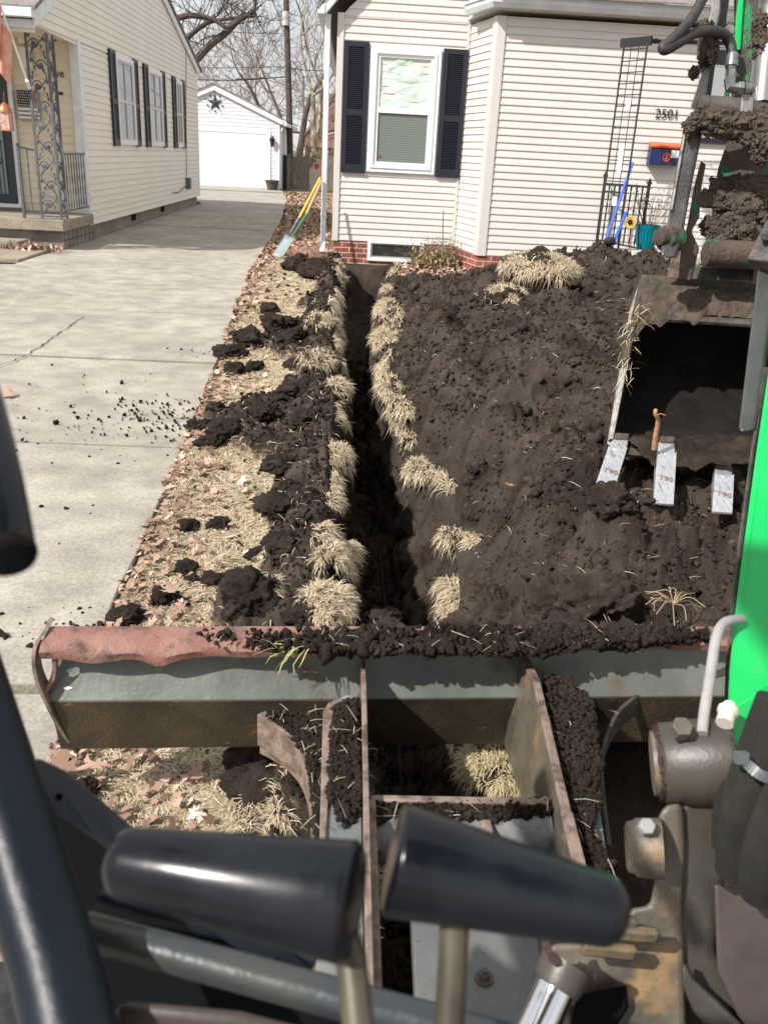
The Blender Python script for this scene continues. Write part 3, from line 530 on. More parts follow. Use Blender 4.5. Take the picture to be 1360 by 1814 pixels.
# ================================================================== HOUSES
Z = V(0, 0, 1)
def siding(s, o, u, n, z0, z1, fx0, fx1, ex, t=.013):
    """clapboards as real overlapping wedges; fx0(z), fx1(z) clip the ends"""
    o = Vector(o); u = Vector(u).normalized(); n = Vector(n).normalized(); z = z0
    while z < z1-1e-4:
        zt = min(z+ex, z1); a0, a1, b0, b1 = fx0(z), fx1(z), fx0(zt), fx1(zt)
        if a1-a0 > .01:
            b1 = max(b1, b0+.001)
            P = lambda x, q, d: o+u*x+Z*q+n*d
            s.add([P(a0, z, 0), P(a1, z, 0), P(a0, z, t), P(a1, z, t), P(a0, z+.012, t), P(a1, z+.012, t), P(b0, zt, .001), P(b1, zt, .001)], [(0, 2, 3, 1), (2, 4, 5, 3), (4, 6, 7, 5), (0, 6, 4, 2), (1, 3, 5, 7)])
        z = zt
def shutter(parent, o, u, n, x0, x1, z0, z1, ns=30):
    s = MB(); fr = .045*(x1-x0)/.3+.01
    s.ob(o, u, n, x0, x0+fr, z0, z1, .014, .05); s.ob(o, u, n, x1-fr, x1, z0, z1, .014, .05); zm = z0+(z1-z0)*.47
    for a, b in ((z0, z0+.10), (zm-.035, zm+.035), (z1-.06, z1)): s.ob(o, u, n, x0+fr, x1-fr, a, b, .014, .047)
    s.ob(o, u, n, x0+fr, x1-fr, z0+.1, z1-.06, .014, .022)
    for a, b, k in ((z0+.10, zm-.035, ns//2), (zm+.035, z1-.06, ns//2)):
        h = (b-a)/k
        for i in range(k):
            z = a+i*h; O = Vector(o); U_ = Vector(u).normalized(); N_ = Vector(n).normalized(); q = lambda x, zz, d: O+U_*x+Z*zz+N_*d
            s.add([q(x0+fr, z, .044), q(x1-fr, z, .044), q(x0+fr, z+h*.3, .044), q(x1-fr, z+h*.3, .044), q(x0+fr, z+h*.95, .024), q(x1-fr, z+h*.95, .024)], [(0, 1, 3, 2), (2, 3, 5, 4), (1, 0, 4, 5)])
    return s.build('shutter', M['shutter'], parent)
def frame(s, o, u, n, x0, x1, z0, z1, w_, d0, d1):
    s.ob(o, u, n, x0, x0+w_, z0, z1, d0, d1); s.ob(o, u, n, x1-w_, x1, z0, z1, d0, d1); s.ob(o, u, n, x0+w_, x1-w_, z0, z0+w_, d0, d1-.001); s.ob(o, u, n, x0+w_, x1-w_, z1-w_, z1, d0, d1-.001)
# ---------------- right house
RH = thing('cream_house', (1, 12.6, 0), 'cream sided house with black shutters and red brick base behind the heap', 'house')
FY = 12.62; A0 = (0, FY, 0); UX = (1, 0, 0); NY = (0, -1, 0)
cornerB = V(1.66, 11.70, 0); innerB = V(1.455, FY, 0); EX = .0845
s = MB(); siding(s, A0, UX, NY, .30, 3.02, lambda z: -.17, lambda z: 1.455, EX)
siding(s, A0, UX, NY, 3.02+.0, 4.9, lambda z: -.17+max(0, z-3.05)*1.15, lambda z: 4.2-max(0, z-3.05)*1.0, EX)
sd_u = (cornerB-innerB).normalized(); sd_n = V(-abs(sd_u.y), -abs(sd_u.x)*1.0, 0).normalized(); sd_n = V(sd_u.y, -sd_u.x, 0); sd_n = sd_n if sd_n.x < 0 else -sd_n
sl_ = (cornerB-innerB).length
siding(s, innerB, sd_u, sd_n, .28, 3.0, lambda z: .0, lambda z: sl_, EX)
siding(s, (0, 11.70, 0), UX, NY, .28, 3.0, lambda z: 1.66, lambda z: 7.5, EX)
siding(s, (-.235, 0, 0), (0, 1, 0), (-1, 0, 0), .30, 3.02, lambda z: FY, lambda z: 22, EX)
s.build('siding', M['siding_r'], RH)
s = MB(); s.box((-.225, FY+.012, -.1), (1.46, 22, 4.9) if False else (1.46, 22, 3.02)); s.prism([(1.47, FY+.005, -.1), (1.675, 11.715, -.1), (7.5, 11.715, -.1), (7.5, 16, -.1), (1.47, 16, -.1)], (0, 0, 3.1))
s.prism([(-.2, FY+.02, 3.02), (4.2, FY+.02, 3.02), (2.0, FY+.02, 5.2)], (0, 9, 0)); s.build('wall_core', M['siding_r'], RH)
s = MB(); s.ob(A0, UX, NY, -.225, 1.45, -.3, .30, -.1, .004); s.ob(innerB, sd_u, sd_n, 0, sl_, -.3, .28, -.1, .004); s.ob((0, 11.70, 0), UX, NY, 1.664, 7.5, -.3, .28, -.05, .004); s.ob((-.225, 0, 0), (0, 1, 0), (-1, 0, 0), FY, 22, -.3, .30, -.1, .004)
s.build('brick_base', M['brick'], RH)
s = MB(); s.ob(A0, UX, NY, -.25, -.165, .29, 3.05, -.08, .026); s.build('corner_trim', M['trim_cream'], RH, bevel=.004)
s = MB(); s.ob(A0, UX, NY, 1.405, 1.44, .29, 3.0, 0, .024); s.build('corner_trim', M['trim_cream'], RH)
s = MB(); s.ob((0, 11.70, 0), UX, NY, 1.645, 1.755, .27, 3.0, 0, .026); s.ob(cornerB, -sd_u, sd_n, -.015, .10, .27, 3.0, 0, .026); s.build('corner_trim', M['trim_cream'], RH, bevel=.004)
# gable rake, eave and roof of the main block
s = MB(); P_ = lambda x, z, d: V(x, FY-d, z)
s.prism([P_(-.42, 3.02, .16), P_(-.42, 3.14, .16), P_(.9, 4.66, .16), P_(.9, 4.52, .16)], (0, .03, 0)); s.prism([P_(-.42, 3.02, .16), P_(.9, 4.52, .16), P_(.9, 4.52, 0), P_(-.42, 3.02, 0)], (.01, 0, -.02)); s.build('rake_board', M['bluewhite'], RH)
s = MB(); s.prism([(-.5, FY-.18, 3.06), (-.5, FY-.18, 3.12), (2.0, FY-.18, 5.95), (2.0, FY-.18, 5.85)], (0, 9.6, 0)); s.build('roof', M['shingle'], RH)
s = MB(); s.ob((-.40, 0, 0), (0, 1, 0), (-1, 0, 0), FY-.17, 22, 3.0, 3.12, 0, .10); s.build('gutter', M['bluewhite'], RH, bevel=.01)
s = MB(); s.tube([(-.40, FY-.06, 3.02), (-.385, FY-.05, 2.9), (-.37, FY-.045, 2.4), (-.365, FY-.045, .32), (-.37, FY-.10, .19)], .001)
s = MB(); s.ob((0, FY-.02, 0), UX, NY, -.405, -.335, .22, 3.02, -.03, .05); s.ob((0, FY-.02, 0), UX, NY, -.409, -.331, .60, .64, -.034, .054); s.bar((-.37, FY-.045, .26), (-.375, FY-.12, .13), .074, .075); s.build('downspout', M['bluewhite'], RH, bevel=.008)
# bump-out gutter + roof
gz = 3.06; gp = [V(1.36, 12.60, gz), V(1.36, 12.30, gz), V(1.52, 11.46, gz), V(7.6, 11.46, gz)]
gp = [V(1.40, 12.25, gz), V(1.62, 11.57, gz), V(7.6, 11.57, gz)]
s = MB()
prof = [(0, 0), (.07, 0), (.10, .05), (.10, .10), (.12, .10), (.12, .125), (0, .125)]
def sweep_prof(s, path, prof, outs):
    n = len(prof); vs = []
    for p, o_ in zip(path, outs): vs += [p+o_*a+Z*b for a, b in prof]
    return s.add(vs, [(i*n+k, i*n+(k+1) % n, (i+1)*n+(k+1) % n, (i+1)*n+k) for i in range(len(path)-1) for k in range(n)]+[tuple(range(n)), tuple((len(path)-1)*n+k for k in range(n-1, -1, -1))])
sweep_prof(s, gp, prof, [sd_n, (sd_n+V(0, -1, 0)).normalized()*1.25, V(0, -1, 0)]); s.build('gutter', M['bluewhite'], RH, smooth=True, angle=30)
s = MB(); s.prism([(1.40, 12.6, gz-.01), (1.42, 12.25, gz-.01), (1.63, 11.575, gz-.01), (7.6, 11.575, gz-.01), (7.6, 12.6, gz-.01)], (0, 0, .03)); s.build('soffit', M['trim_cream'], RH)
s = MB(); s.add([(1.50, 12.60, gz+.13), (1.40, 12.20, gz+.13), (1.60, 11.40, gz+.13), (7.6, 11.40, gz+.13), (7.6, 12.6+2, gz+1.6), (2.4, 12.6+2, gz+1.6)], [(2, 3, 4, 5), (0, 1, 2, 5)]); s.prism([(1.60, 11.40, gz+.12), (7.6, 11.40, gz+.12), (7.6, 14.6, gz+1.59), (2.4, 14.6, gz+1.59)], (0, 0, .02)); s.build('roof', M['shingle'], RH)
# window
WN = MB(); frame(WN, A0, UX, NY, .185, 1.095, 1.20, 2.70, .05, .012, .045); frame(WN, A0, UX, NY, .235, 1.045, 1.25, 2.65, .035, .012, .058)
win = WN.build('window', M['white'], RH, bevel=.003)
s = MB(); frame(s, A0, UX, NY, .27, 1.01, 1.285, 2.62, .045, .012, .036); s.ob(A0, UX, NY, .30, .98, 1.925, 1.985, .010, .040); s.build('sash', M['white'], win, bevel=.002)
M['foil'] = mat('silvery film', (.50, .66, .57), .35, c2=(.66, .78, .70), scale=4, bump=0)
fx = MB(); g_ = 46
X_, Z_ = np.meshgrid(np.linspace(.31, .97, g_), np.linspace(1.985, 2.585, g_)); D_ = .012*np.abs(fbm(X_*7, Z_*9, 200, 5))+.02*np.abs(vn(X_*3+Z_*2, Z_*4-X_*2, 201))
npmesh('foil_panel', np.stack([X_, FY-.002-D_*.9, Z_], 2), gridfaces(g_, g_)[:, ::-1], M['foil'], win)
M['screen'] = mat('insect screen over blinds', (.12, .145, .125), .5, c2=(.19, .22, .195), scale=.0, spec=.4)
t_ = M['screen'].node_tree; wv = t_.nodes.new('ShaderNodeTexWave'); wv.bands_direction = 'Z'; wv.inputs['Scale'].default_value = 11; wv.inputs['Distortion'].default_value = .2
tcn = t_.nodes.new('ShaderNodeTexCoord'); t_.links.new(tcn.outputs['Object'], wv.inputs['Vector']); rp = [x for x in t_.nodes if x.type == 'VALTORGB'][0]; t_.links.new(wv.outputs['Fac'], rp.inputs[0]); rp.color_ramp.elements[0].position = 0; rp.color_ramp.elements[1].position = 1
s = MB(); s.ob(A0, UX, NY, .31, .97, 1.33, 1.925, .0, .018); s.build('screen_pane', M['screen'], win)
s = MB(); s.ob(A0, UX, NY, .345, .375, 1.375, 1.41, .019, .021); s.build('sticker', mat('red sticker', (.22, .03, .04), .6), win)
s = MB(); s.cyl((.36, FY-.02, 1.392), (.36, FY-.022, 1.392), .024, n=16); 
shutter(RH, A0, UX, NY, -.155, .165, 1.175, 2.735, 62); shutter(RH, A0, UX, NY, 1.12, 1.435, 1.175, 2.715, 62)
s = MB(); frame(s, A0, UX, NY, .245, 1.03, .045, .325, .045, 0, .035); bw = s.build('basement_window', M['white'], RH, bevel=.003)
s = MB(); frame(s, A0, UX, NY, .29, .985, .09, .285, .022, 0, .022); s.build('sash', mat('grey sash', (.35, .35, .34), .5), bw)
s = MB(); s.ob(A0, UX, NY, .31, .965, .11, .27, -.02, .010); s.build('pane', mat('dirty dark glass', (.035, .035, .032), .15, c2=(.10, .10, .09), scale=7, lo=.55, hi=.7), bw)
# front window by the porch, door side
s = MB(); frame(s, (0, 11.70, 0), UX, NY, 4.16, 4.95, 1.75, 2.78, .06, .01, .05); s.ob((0, 11.70, 0), UX, NY, 4.2, 4.9, 2.63, 2.75, .01, .055); w2 = s.build('window', M['shutter'], RH)
s = MB(); s.ob((0, 11.70, 0), UX, NY, 4.22, 4.89, 1.81, 2.62, .0, .03); s.build('pane', glassmat('mirror like glass', (.10, .11, .12), .03), w2)
M['pane_m'] = bpy.data.materials['mirror like glass']; M['pane_m'].node_tree.nodes['Principled BSDF'].inputs['Metallic'].default_value = .75; M['pane_m'].node_tree.nodes['Principled BSDF'].inputs['Base Color'].default_value = (.5, .5, .5, 1)
# porch
NYB = (0, 11.70, 0)
PO = thing('concrete_porch', (3.9, 11.3, 0), 'low concrete porch slab with red brick front at the cream house, beside the blue poles', 'porch')
s = MB(); s.box((3.02, 10.75, .30), (6.5, 11.66, .37)); s.build('slab', M['concrete_step'], PO, bevel=.012)
s = MB(); s.box((3.50, 10.42, .17), (6.5, 10.74, .24)); s.build('step', M['concrete_step'], PO, bevel=.01)
s = MB(); s.box((3.06, 10.79, -.1), (6.45, 11.6, .298)); s.box((3.54, 10.46, -.1), (6.45, 10.72, .169)); s.build('brick_front', M['brick'], PO)
def textmesh(name, txt, size, loc, rot, m, parent=None, ext=.002, bold=0.):
    c = bpy.data.curves.new(name, 'FONT'); c.body = txt; c.size = size; c.extrude = ext; c.offset = bold; c.align_x = 'LEFT'
    o = bpy.data.objects.new(name+'_tmp', c); COL.objects.link(o); bpy.context.view_layer.update()
    dg = bpy.context.evaluated_depsgraph_get(); me = bpy.data.meshes.new_from_object(o.evaluated_get(dg)); COL.objects.unlink(o); bpy.data.objects.remove(o)
    Mx = Matrix.Translation(loc) @ rot.to_4x4(); me.transform(Mx); me.materials.clear(); return put(me, name, m, parent)
RXN = Matrix(((1, 0, 0), (0, 0, -1), (0, 1, 0)))      # upright text facing -Y
p = oy(1160, 207, 11.68); 
tag(textmesh('house_number', '2501', .150, (p.x-.01, 11.675, p.z-.01), RXN, M['blackiron'], None, .003), 'black house number 2501 on the cream siding above the mailbox', 'house number')
# mailbox
MBX = thing('wall_mailbox', (3.85, 11.6, 1.45), 'navy blue wall mailbox with orange lid and round orange emblem on the cream siding', 'mailbox')
navy = mat('navy enamel', (.012, .018, .10), .3); org = mat('orange enamel', (.85, .11, .03), .35)
s = MB(); s.prism([(3.66, 11.68, 1.47), (3.66, 11.55, 1.47), (3.66, 11.55, 1.66), (3.66, 11.68, 1.70)], (.40, 0, 0)); s.build('box', navy, MBX, bevel=.008)
s = MB(); s.prism([(3.65, 11.68, 1.705), (3.65, 11.54, 1.665), (3.65, 11.535, 1.69), (3.65, 11.68, 1.735)], (.42, 0, 0)); s.build('lid', org, MBX, bevel=.004)
s = MB(); c0 = V(3.865, 11.547, 1.565)
R_ = 24
for r0_, r1_ in ((.038, .050),):
    vs = []
    for i in range(R_):
        a = 2*math.pi*i/R_; vs += [c0+V(math.cos(a)*r0_, 0, math.sin(a)*r0_), c0+V(math.cos(a)*r1_, 0, math.sin(a)*r1_)]
    s.add(vs, [(2*i, 2*i+1, (2*i+3) % (2*R_), (2*i+2) % (2*R_)) for i in range(R_)])
s.ob(c0, UX, NY, -.009, .009, -.022, .022, 0, .001); s.ob(c0, UX, NY, -.022, .022, .014, .026, 0, .0014); s.ob(c0, UX, NY, -.022, .022, -.026, -.014, 0, .0014); s.build('emblem', org, MBX)
s = MB(); s.ob((0, 11.55, 0), UX, NY, 3.915, 4.04, 1.56, 1.645, .004, .006); s.build('paper_note', M['white'], MBX)
s = MB(); s.ob((0, 11.55, 0), UX, NY, 3.965, 3.972, 1.61, 1.665, .006, .010); s.build('clip', M['iron'], MBX)
# iron railing and arbor trellis
def post_knob(s, x, y, z0, z1, r=.016): s.box((x-r, y-r, z0), (x+r, y+r, z1)); s.box((x-r*1.5, y-r*1.5, z1), (x+r*1.5, y+r*1.5, z1+.03)); s.ball((x, y, z1+.045), .02)
RL = thing('porch_railing', (3.4, 11.2, .37), 'black wrought iron railing with twisted bars at the corner of the low porch', 'railing')
ra, rb = V(3.14, 11.55, 0), V(3.50, 10.92, 0)
s = MB(); post_knob(s, ra.x, ra.y, .37, 1.30); s.build('post', M['blackiron'], RL)
s = MB(); post_knob(s, rb.x, rb.y, .37, 1.25); s.build('post', M['blackiron'], RL)
s = MB(); s.bar(ra+Z*1.22, rb+Z*1.22, .02, .025); s.bar(ra+Z*.55, rb+Z*.52, .02, .02); s.build('rail', M['blackiron'], RL)
for i in range(7):
    s = MB(); q = ra.lerp(rb, (i+1)/8); L_ = [q+Z*(.54+.68*k/20) for k in range(21)]; s.tube(L_, [.006+.006*abs(math.sin(k*.9)) for k in range(21)], 6); s.build('baluster', M['blackiron'], RL, smooth=True)
TRL = thing('garden_arbor', (3.3, 11.0, 0), 'tall narrow black wire arbor with a lattice top in front of the cream siding', 'arbor')
ta, tb = oy(1105, 80, 10.9), oy(1140, 72, 10.75); Lx, Ly, Rx, Ry = ta.x, 10.9, tb.x+.0, 10.6; ztop = ta.z; ztr = tb.z
s = MB()
for x, y in ((Lx, Ly), (Rx, Ry)): s.tube([(x, y, .35), (x, y, ztop)], .011, 6)
for f_ in (.33, .66): s.tube([(Lx+(Rx-Lx)*f_, Ly+(Ry-Ly)*f_, .9), (Lx+(Rx-Lx)*f_, Ly+(Ry-Ly)*f_, ztop)], .005, 5)
for k in range(14):
    z = 1.15+(ztop-1.2)*k/13; s.tube([(Lx, Ly, z), (Rx, Ry, z)], .006, 5)
s.build('side_panel', M['blackiron'], TRL)
s = MB(); s.bar((Lx-.03, Ly+.03, ztop+.02), (Rx+.03, Ry-.03, ztop+.02), .03, .09); s.build('header', M['blackiron'], TRL)
s = MB()
for f_ in (0, .33, .66, 1): a = V(Lx+(Rx-Lx)*f_, Ly+(Ry-Ly)*f_, ztop+.03); s.tube([a, a+V(1.25, .08, .05)], .008, 5)
for k in range(8): a = V(Lx+.16*k, Ly+.01*k, ztop+.035+.006*k); s.tube([a, a+V(Rx-Lx+.08, Ry-Ly-.08, 0)], .007, 5)
s.build('lattice_top', M['blackiron'], TRL)
for (zz, hh) in ((2.02, .12), (1.55, .10), (1.36, .18), (1.0, .10)):
    s = MB(); s.ob((Lx+(Rx-Lx)*.5, Ly+(Ry-Ly)*.5-.01, 0), (Rx-Lx, Ry-Ly, 0), NY, -.03, .04, zz, zz+hh, .004, .006); s.build('paper_tag', M['white'], TRL)
# blue poles, sunflower, pot, bulbs
blue = mat('bright blue paint', (.03, .12, .62), .35); 
def pole(a, b, r, m, name, label, cat, group=None, sleeve=None):
    s = MB(); s.tube([a, b], r, 8); o = s.build(name, m, None, smooth=True); return tag(o, label, cat, group)
a, b = oy(1120, 288, 10.7), oy(1059, 463, 10.35); pole(a, b, .017, blue, 'blue_pole', 'taller blue pole leaning on the iron railing by the porch', 'pole', 'blue poles')
a, b = oy(1108, 376, 10.6), oy(1074, 462, 10.3); pole(a, b, .019, blue, 'blue_pole', 'shorter blue pole leaning right beside the taller one', 'pole', 'blue poles')
pp = oy(1141, 442, 10.9); FP = thing('flower_pot', (pp.x, 10.9, pp.z), 'teal ribbed flower pot with dry stems beside the sunflower on the porch', 'flower pot')
teal = mat('teal glaze', (.0, .13, .17), .25, c2=(.0, .19, .24), scale=10)
s = MB(); n_ = 40; vs = []; H_ = [(0, .09), (.04, .105), (.20, .135), (.265, .15), (.275, .155), (.275, .14), (.18, .12)]
for z, r in H_:
    for k in range(n_): a = 2*math.pi*k/n_; rr = r*(1+(.03*math.cos(k*math.pi) if z < .26 else 0)); vs.append((pp.x+rr*math.cos(a), 10.9+rr*math.sin(a), pp.z+z*1.05))
s.add(vs, [(i*n_+k, i*n_+(k+1) % n_, (i+1)*n_+(k+1) % n_, (i+1)*n_+k) for i in range(len(H_)-1) for k in range(n_)]+[tuple(range(n_))]); s.build('pot', teal, FP)
s = MB(); s.lathe((pp.x, 10.9, pp.z+.2), (pp.x, 10.9, pp.z+.24), [(0, .12), (.5, .125), (1, .05)]); s.build('potting_soil', M['soil'], FP)
s = MB(); random.seed(5)
def stems(s, c, n, h, spread, r=.004, kids=3):
    for i in range(n):
        a = random.random()*6.28; t = random.random()*spread; b = V(c[0]+.05*math.cos(a), c[1]+.05*math.sin(a), c[2]); e = b+V(math.cos(a)*t, math.sin(a)*t, h*random.uniform(.5, 1)); m = b.lerp(e, .5)+V(random.uniform(-.03, .03), 0, .02)
        P = curve([b, m, e], 4); s.tube(P, [r*(1-.7*k/len(P)) for k in range(len(P))], 4)
        for k in range(kids):
            q = P[random.randrange(3, len(P))]; f = q+V(random.uniform(-.12, .12), random.uniform(-.05, .05), random.uniform(0, .12)); s.tube([q, f], [r*.4, r*.2], 3); s.ball(f, .009, 5, 3)
stems(s, (pp.x, 10.9, pp.z+.22), 26, .5, .32); s.build('dry_stems', mat('dry stems', (.10, .065, .04), .9, c2=(.25, .18, .11), scale=30), FP)
sp_ = oy(1115, 393, 10.55); SF = thing('sunflower_decoration', (sp_.x, 10.55, .3), 'yellow metal sunflower on a thin stem in front of the teal pot', 'garden ornament')
yel = mat('yellow petals', (.70, .50, .16), .5)
s = MB()
for k in range(16):
    a = 2*math.pi*k/16; u_ = V(math.cos(a), 0, math.sin(a)); v_ = V(-math.sin(a), 0, math.cos(a)); s.add([sp_+u_*.02, sp_+u_*.055+v_*.017-V(0, .01, 0), sp_+u_*.082-V(0, .004, 0), sp_+u_*.055-v_*.017-V(0, .01, 0)], [(0, 1, 2, 3)])
s.build('petals', yel, SF)
s = MB(); s.ball(sp_-V(0, .01, 0), .03, 12, 8, (1, .4, 1)); s.build('flower_head', mat('seed head', (.03, .018, .01), .9), SF)
s = MB(); s.tube([sp_+V(.0, .01, 0), (sp_.x+.005, 10.56, .2)], .004, 5); s.build('stem', M['straw_green'], SF)
for i, (x, y) in enumerate(((1128, 448), (1140, 452), (1152, 450), (1164, 448))):
    q = oy(x, y, 10.68-.02*i); s = MB(); s.lathe(q-V(.02, 0, 0), q+V(.03, 0, .02), [(0, .015), (.5, .026), (1, .018)], 10); s.ball(q+V(.035, 0, .02), .02, 8, 6)
    tag(s.build('solar_light', mat('pale glass', (.25, .36, .40), .2), None, smooth=True), ['clear solar garden light lying leftmost of four at the porch edge', 'clear solar garden light lying second from left at the porch edge', 'clear solar garden light lying third from left at the porch edge', 'clear solar garden light lying rightmost at the porch edge below the pot'][i], 'garden light', 'garden lights below the pot')
# bed at the house wall: dry plants, leaves, stake, tap
DP = thing('dry_shrub', (1.0, 12.3, 0), 'dry leafless shrub and withered perennials against the brick between window and corner', 'shrub')
s = MB(); random.seed(9)
for cx in (.95, 1.12, 1.28, 1.40, 1.05): stems(s, (cx, 12.32, 0), 16, .36, .30, .004, 4)
s.build('stems', bpy.data.materials['dry stems'], DP)
n = 1500; X_ = np.clip(rng.normal(1.18, .18, n), .85, 1.45); Z_ = np.abs(rng.normal(.10, .08, n)); v, f, a = leaf_arr(np.stack([X_, 12.25+rng.normal(size=n)*.12, Z_], 1), rng.uniform(.01, .022, n), .8, 1.2)
npmesh('withered_leaves', v, f, M['leafplant'], DP, smooth=False, attrs={'rnd': a})
n = 3600; X_ = rng.uniform(.62, 3.0, n); Y_ = rng.uniform(10.2, 12.5, n); k = (Y_ > 11.2-.5*(X_ < 1.2)) & ~((X_ > 1.7) & (Y_ > 11.66)); X_, Y_ = X_[k], Y_[k]
tag(leaves('leaf_litter', np.stack([X_, Y_, .02+.05*rng.random(len(X_))], 1), rng.uniform(.018, .04, len(X_))), 'brown leaves lying in the bed along the brick base of the cream house', 'leaf litter', kind='stuff')
a, b = oy(785, 373, 12.1), oy(783, 470, 12.1); s = MB(); s.tube([b, a], .008, 6); tag(s.build('garden_stake', mat('green stake', (.10, .20, .09), .5), None), 'thin green plant stake standing in front of the brick right of the basement window', 'stake')
q = oy(795, 462, 12.2); s = MB(); s.cyl(q-V(0, 0, .06), q+V(0, 0, .04), .05, .045); s.cyl(q+V(0, 0, .04), q+V(0, 0, .09), .02, .015); s.bar(q+V(-.04, 0, .08), q+V(.04, 0, .08), .01, .015)
tag(s.build('standpipe', mat('grey cast', (.16, .17, .18), .5, c2=(.3, .3, .3), scale=20), None, smooth=True), 'small grey pipe fitting standing at the brick corner beside the green stake', 'pipe fitting')
# paving stones at the downspout
stone = mat('red paving stone', (.17, .085, .065), .95, c2=(.28, .16, .12), scale=14, bump=.5)
for i, (x, y, wp, lb) in enumerate(((552, 446, 26, 'red paving stone leaning highest in the small pile under the gutter pipe'), (532, 452, 24, 'red paving stone at the left end of the pile by the shovel blade'), (560, 460, 28, 'reddish paving stone lowest in the pile at the trench end'), (582, 462, 20, 'reddish paving stone against the brick corner'), (512, 450, 22, 'small flat paving stone just right of the shovel blade'))):
    q = oz(x, y, .05); h = .06+.01*i; s = MB(); s.box((-.10*wp/24, -.08, -.035), (.10*wp/24, .08, .035)); o = s.build('paving_stone', stone, None, bevel=.012); o.location = q+V(0, 0, .02*(i % 3)); o.rotation_euler = (.35+.1*i, .2*(-1)**i, .4*i); tag(o, lb, 'paving stone', 'paving stones under the downspout')
# shovels leaning on the downspout
def shovel(a, j, b, hm, sm, bm_, label, wd):
    a, j, b = Vector(a), Vector(j), Vector(b); t = thing('shovel', b, label, 'shovel', 'shovels leaning on the gutter pipe')
    s = MB(); s.tube([a, j], .018, 8); s.ball(a, .018, 8, 6); s.build('handle', hm, t, smooth=True)
    d = (b-j).normalized(); k = j.lerp(b, .5); s = MB(); s.tube([j-d*.05, k], [.024, .015], 8); s.build('socket', sm, t, smooth=True)
    sd = d.cross(V(0, 0, 1)).normalized(); nn = sd.cross(d); s = MB(); r = []
    for i in range(7):
        f_ = i/6; c = k.lerp(b, f_); ww = wd*(.75+.5*f_-.25*f_*f_)*(1 if i < 6 else .8)
        r += [c+sd*ww*g2-nn*(.03*(g2*2)**2)*(-1)+nn*.02*(f_-.5)**2 for g2 in (-.5, -.3, 0, .3, .5)]
    s.add(r, [(i*5+q, i*5+q+1, i*5+q+6, i*5+q+5) for i in range(6) for q in range(4)]); o = s.build('blade', bm_, t, smooth=True); so_ = o.modifiers.new('thick', 'SOLIDIFY'); so_.thickness = .004
g_yel = mat('yellow fibreglass', (.72, .42, .02), .4); g_wood = mat('pale ash handle', (.55, .33, .18), .6); g_green = mat('green socket', (.03, .14, .07), .4)
shovel(oy(567, 316, 12.5), oy(528, 390, 12.3), oy(500, 438, 12.1), g_yel, M['iron'], mat('dark spade steel', (.05, .05, .055), .5), 'yellow handled shovel with dark blade leaning on the white gutter pipe', .16)
shovel(oy(569, 322, 12.35), oy(540, 385, 12.05), oy(493, 457, 11.7), g_wood, g_green, mat('grey green shovel steel', (.22, .27, .27), .45), 'wooden handled shovel with grey blade in front of the yellow one', .20)
# reel / meter on the side wall
q = oy(562, 295, 14.0); s = MB(); s.tube([q+V(-.01+.05*math.cos(k*.5), 0, .05*math.sin(k*.5)) for k in range(13)], .008, 5); s.tube([q+V(.05, 0, .10), q+V(.045, 0, -.25)], .012, 6); tag(s.build('cable_coil', mat('red hose', (.35, .06, .05), .5), None), 'small red cable coil on the side wall above the shovel handles', 'cable coil')
M['pane_side'] = mat('side window glass', (.28, .29, .29), .04, metal=.6)
# ---------------- left house (gable wall faces the driveway)
LH = thing('ivory_house', (-6, 18, 0), 'ivory sided house with three shuttered gable windows and an iron porch column at left', 'house')
LX = -3.85; LO = (LX, 0, 0); UY = (0, 1, 0); NX = (1, 0, 0)
def zf(y): return 2.70+.42*(y-12.0)
def zb(y): return 3.0+.25*(23.9-y)
def yl(z): return 13.75 if z < 2.64 else max(12.02, 12.0+(z-2.72)/.42)
def yh(z): return 23.85 if z < 3.0 else 23.9-(z-3.0)/.25
s = MB(); siding(s, LO, UY, NX, .235, 2.64, yl, yh, .0945); siding(s, LO, UY, NX, 2.66, 4.66, yl, yh, .0945); s.build('siding', M['siding_l'], LH)
s = MB(); siding(s, (0, 13.78, 0), UX, NY, .40, 2.70, lambda z: -9, lambda z: -3.90, .105); s.build('porch_siding', M['siding_porch'], LH)
s = MB(); s.box((-9, 13.80, .24), (LX-.01, 23.84, 2.98)); s.prism([(LX-.01, 12.05, 2.70), (LX-.01, 16.9, 4.72), (LX-.01, 23.8, 3.0), (LX-.01, 13.8, 2.70)], (-5, 0, 0)); s.build('wall_core', M['siding_l'], LH)
s = MB(); s.box((-9, 13.9, -.3), (LX-.06, 23.7, .24)); fo = s.build('block_foundation', M['block'], LH)
for y_ in (16.6, 19.2): 
    s = MB(); s.box((LX-.08, y_, .10), (LX-.055, y_+.35, .21)); s.build('foundation_vent', M['dark'], LH)
s = MB(); s.box((LX-.11, 13.72, .33), (LX+.02, 13.86, 2.69)); s.build('corner_trim', M['bluewhite'], LH, bevel=.005)
s = MB(); s.prism([(LX+.02, 11.9, 2.62), (LX+.02, 11.9, 2.80), (LX+.02, 16.9, 4.90), (LX+.02, 16.9, 4.74)], (.03, 0, 0)); s.prism([(LX+.02, 16.9, 4.74), (LX+.02, 16.9, 4.90), (LX+.02, 24.15, 3.09), (LX+.02, 24.15, 2.93)], (.03, 0, 0)); s.build('rake_board', M['bluewhite'], LH)
s = MB(); s.prism([(LX+.08, 11.85, 2.78), (LX+.08, 16.9, 4.92), (LX+.08, 24.25, 3.08), (LX+.08, 24.25, 3.12), (LX+.08, 16.9, 4.97), (LX+.08, 11.85, 2.83)], (-6.5, 0, 0)); s.build('roof', M['shingle'], LH)
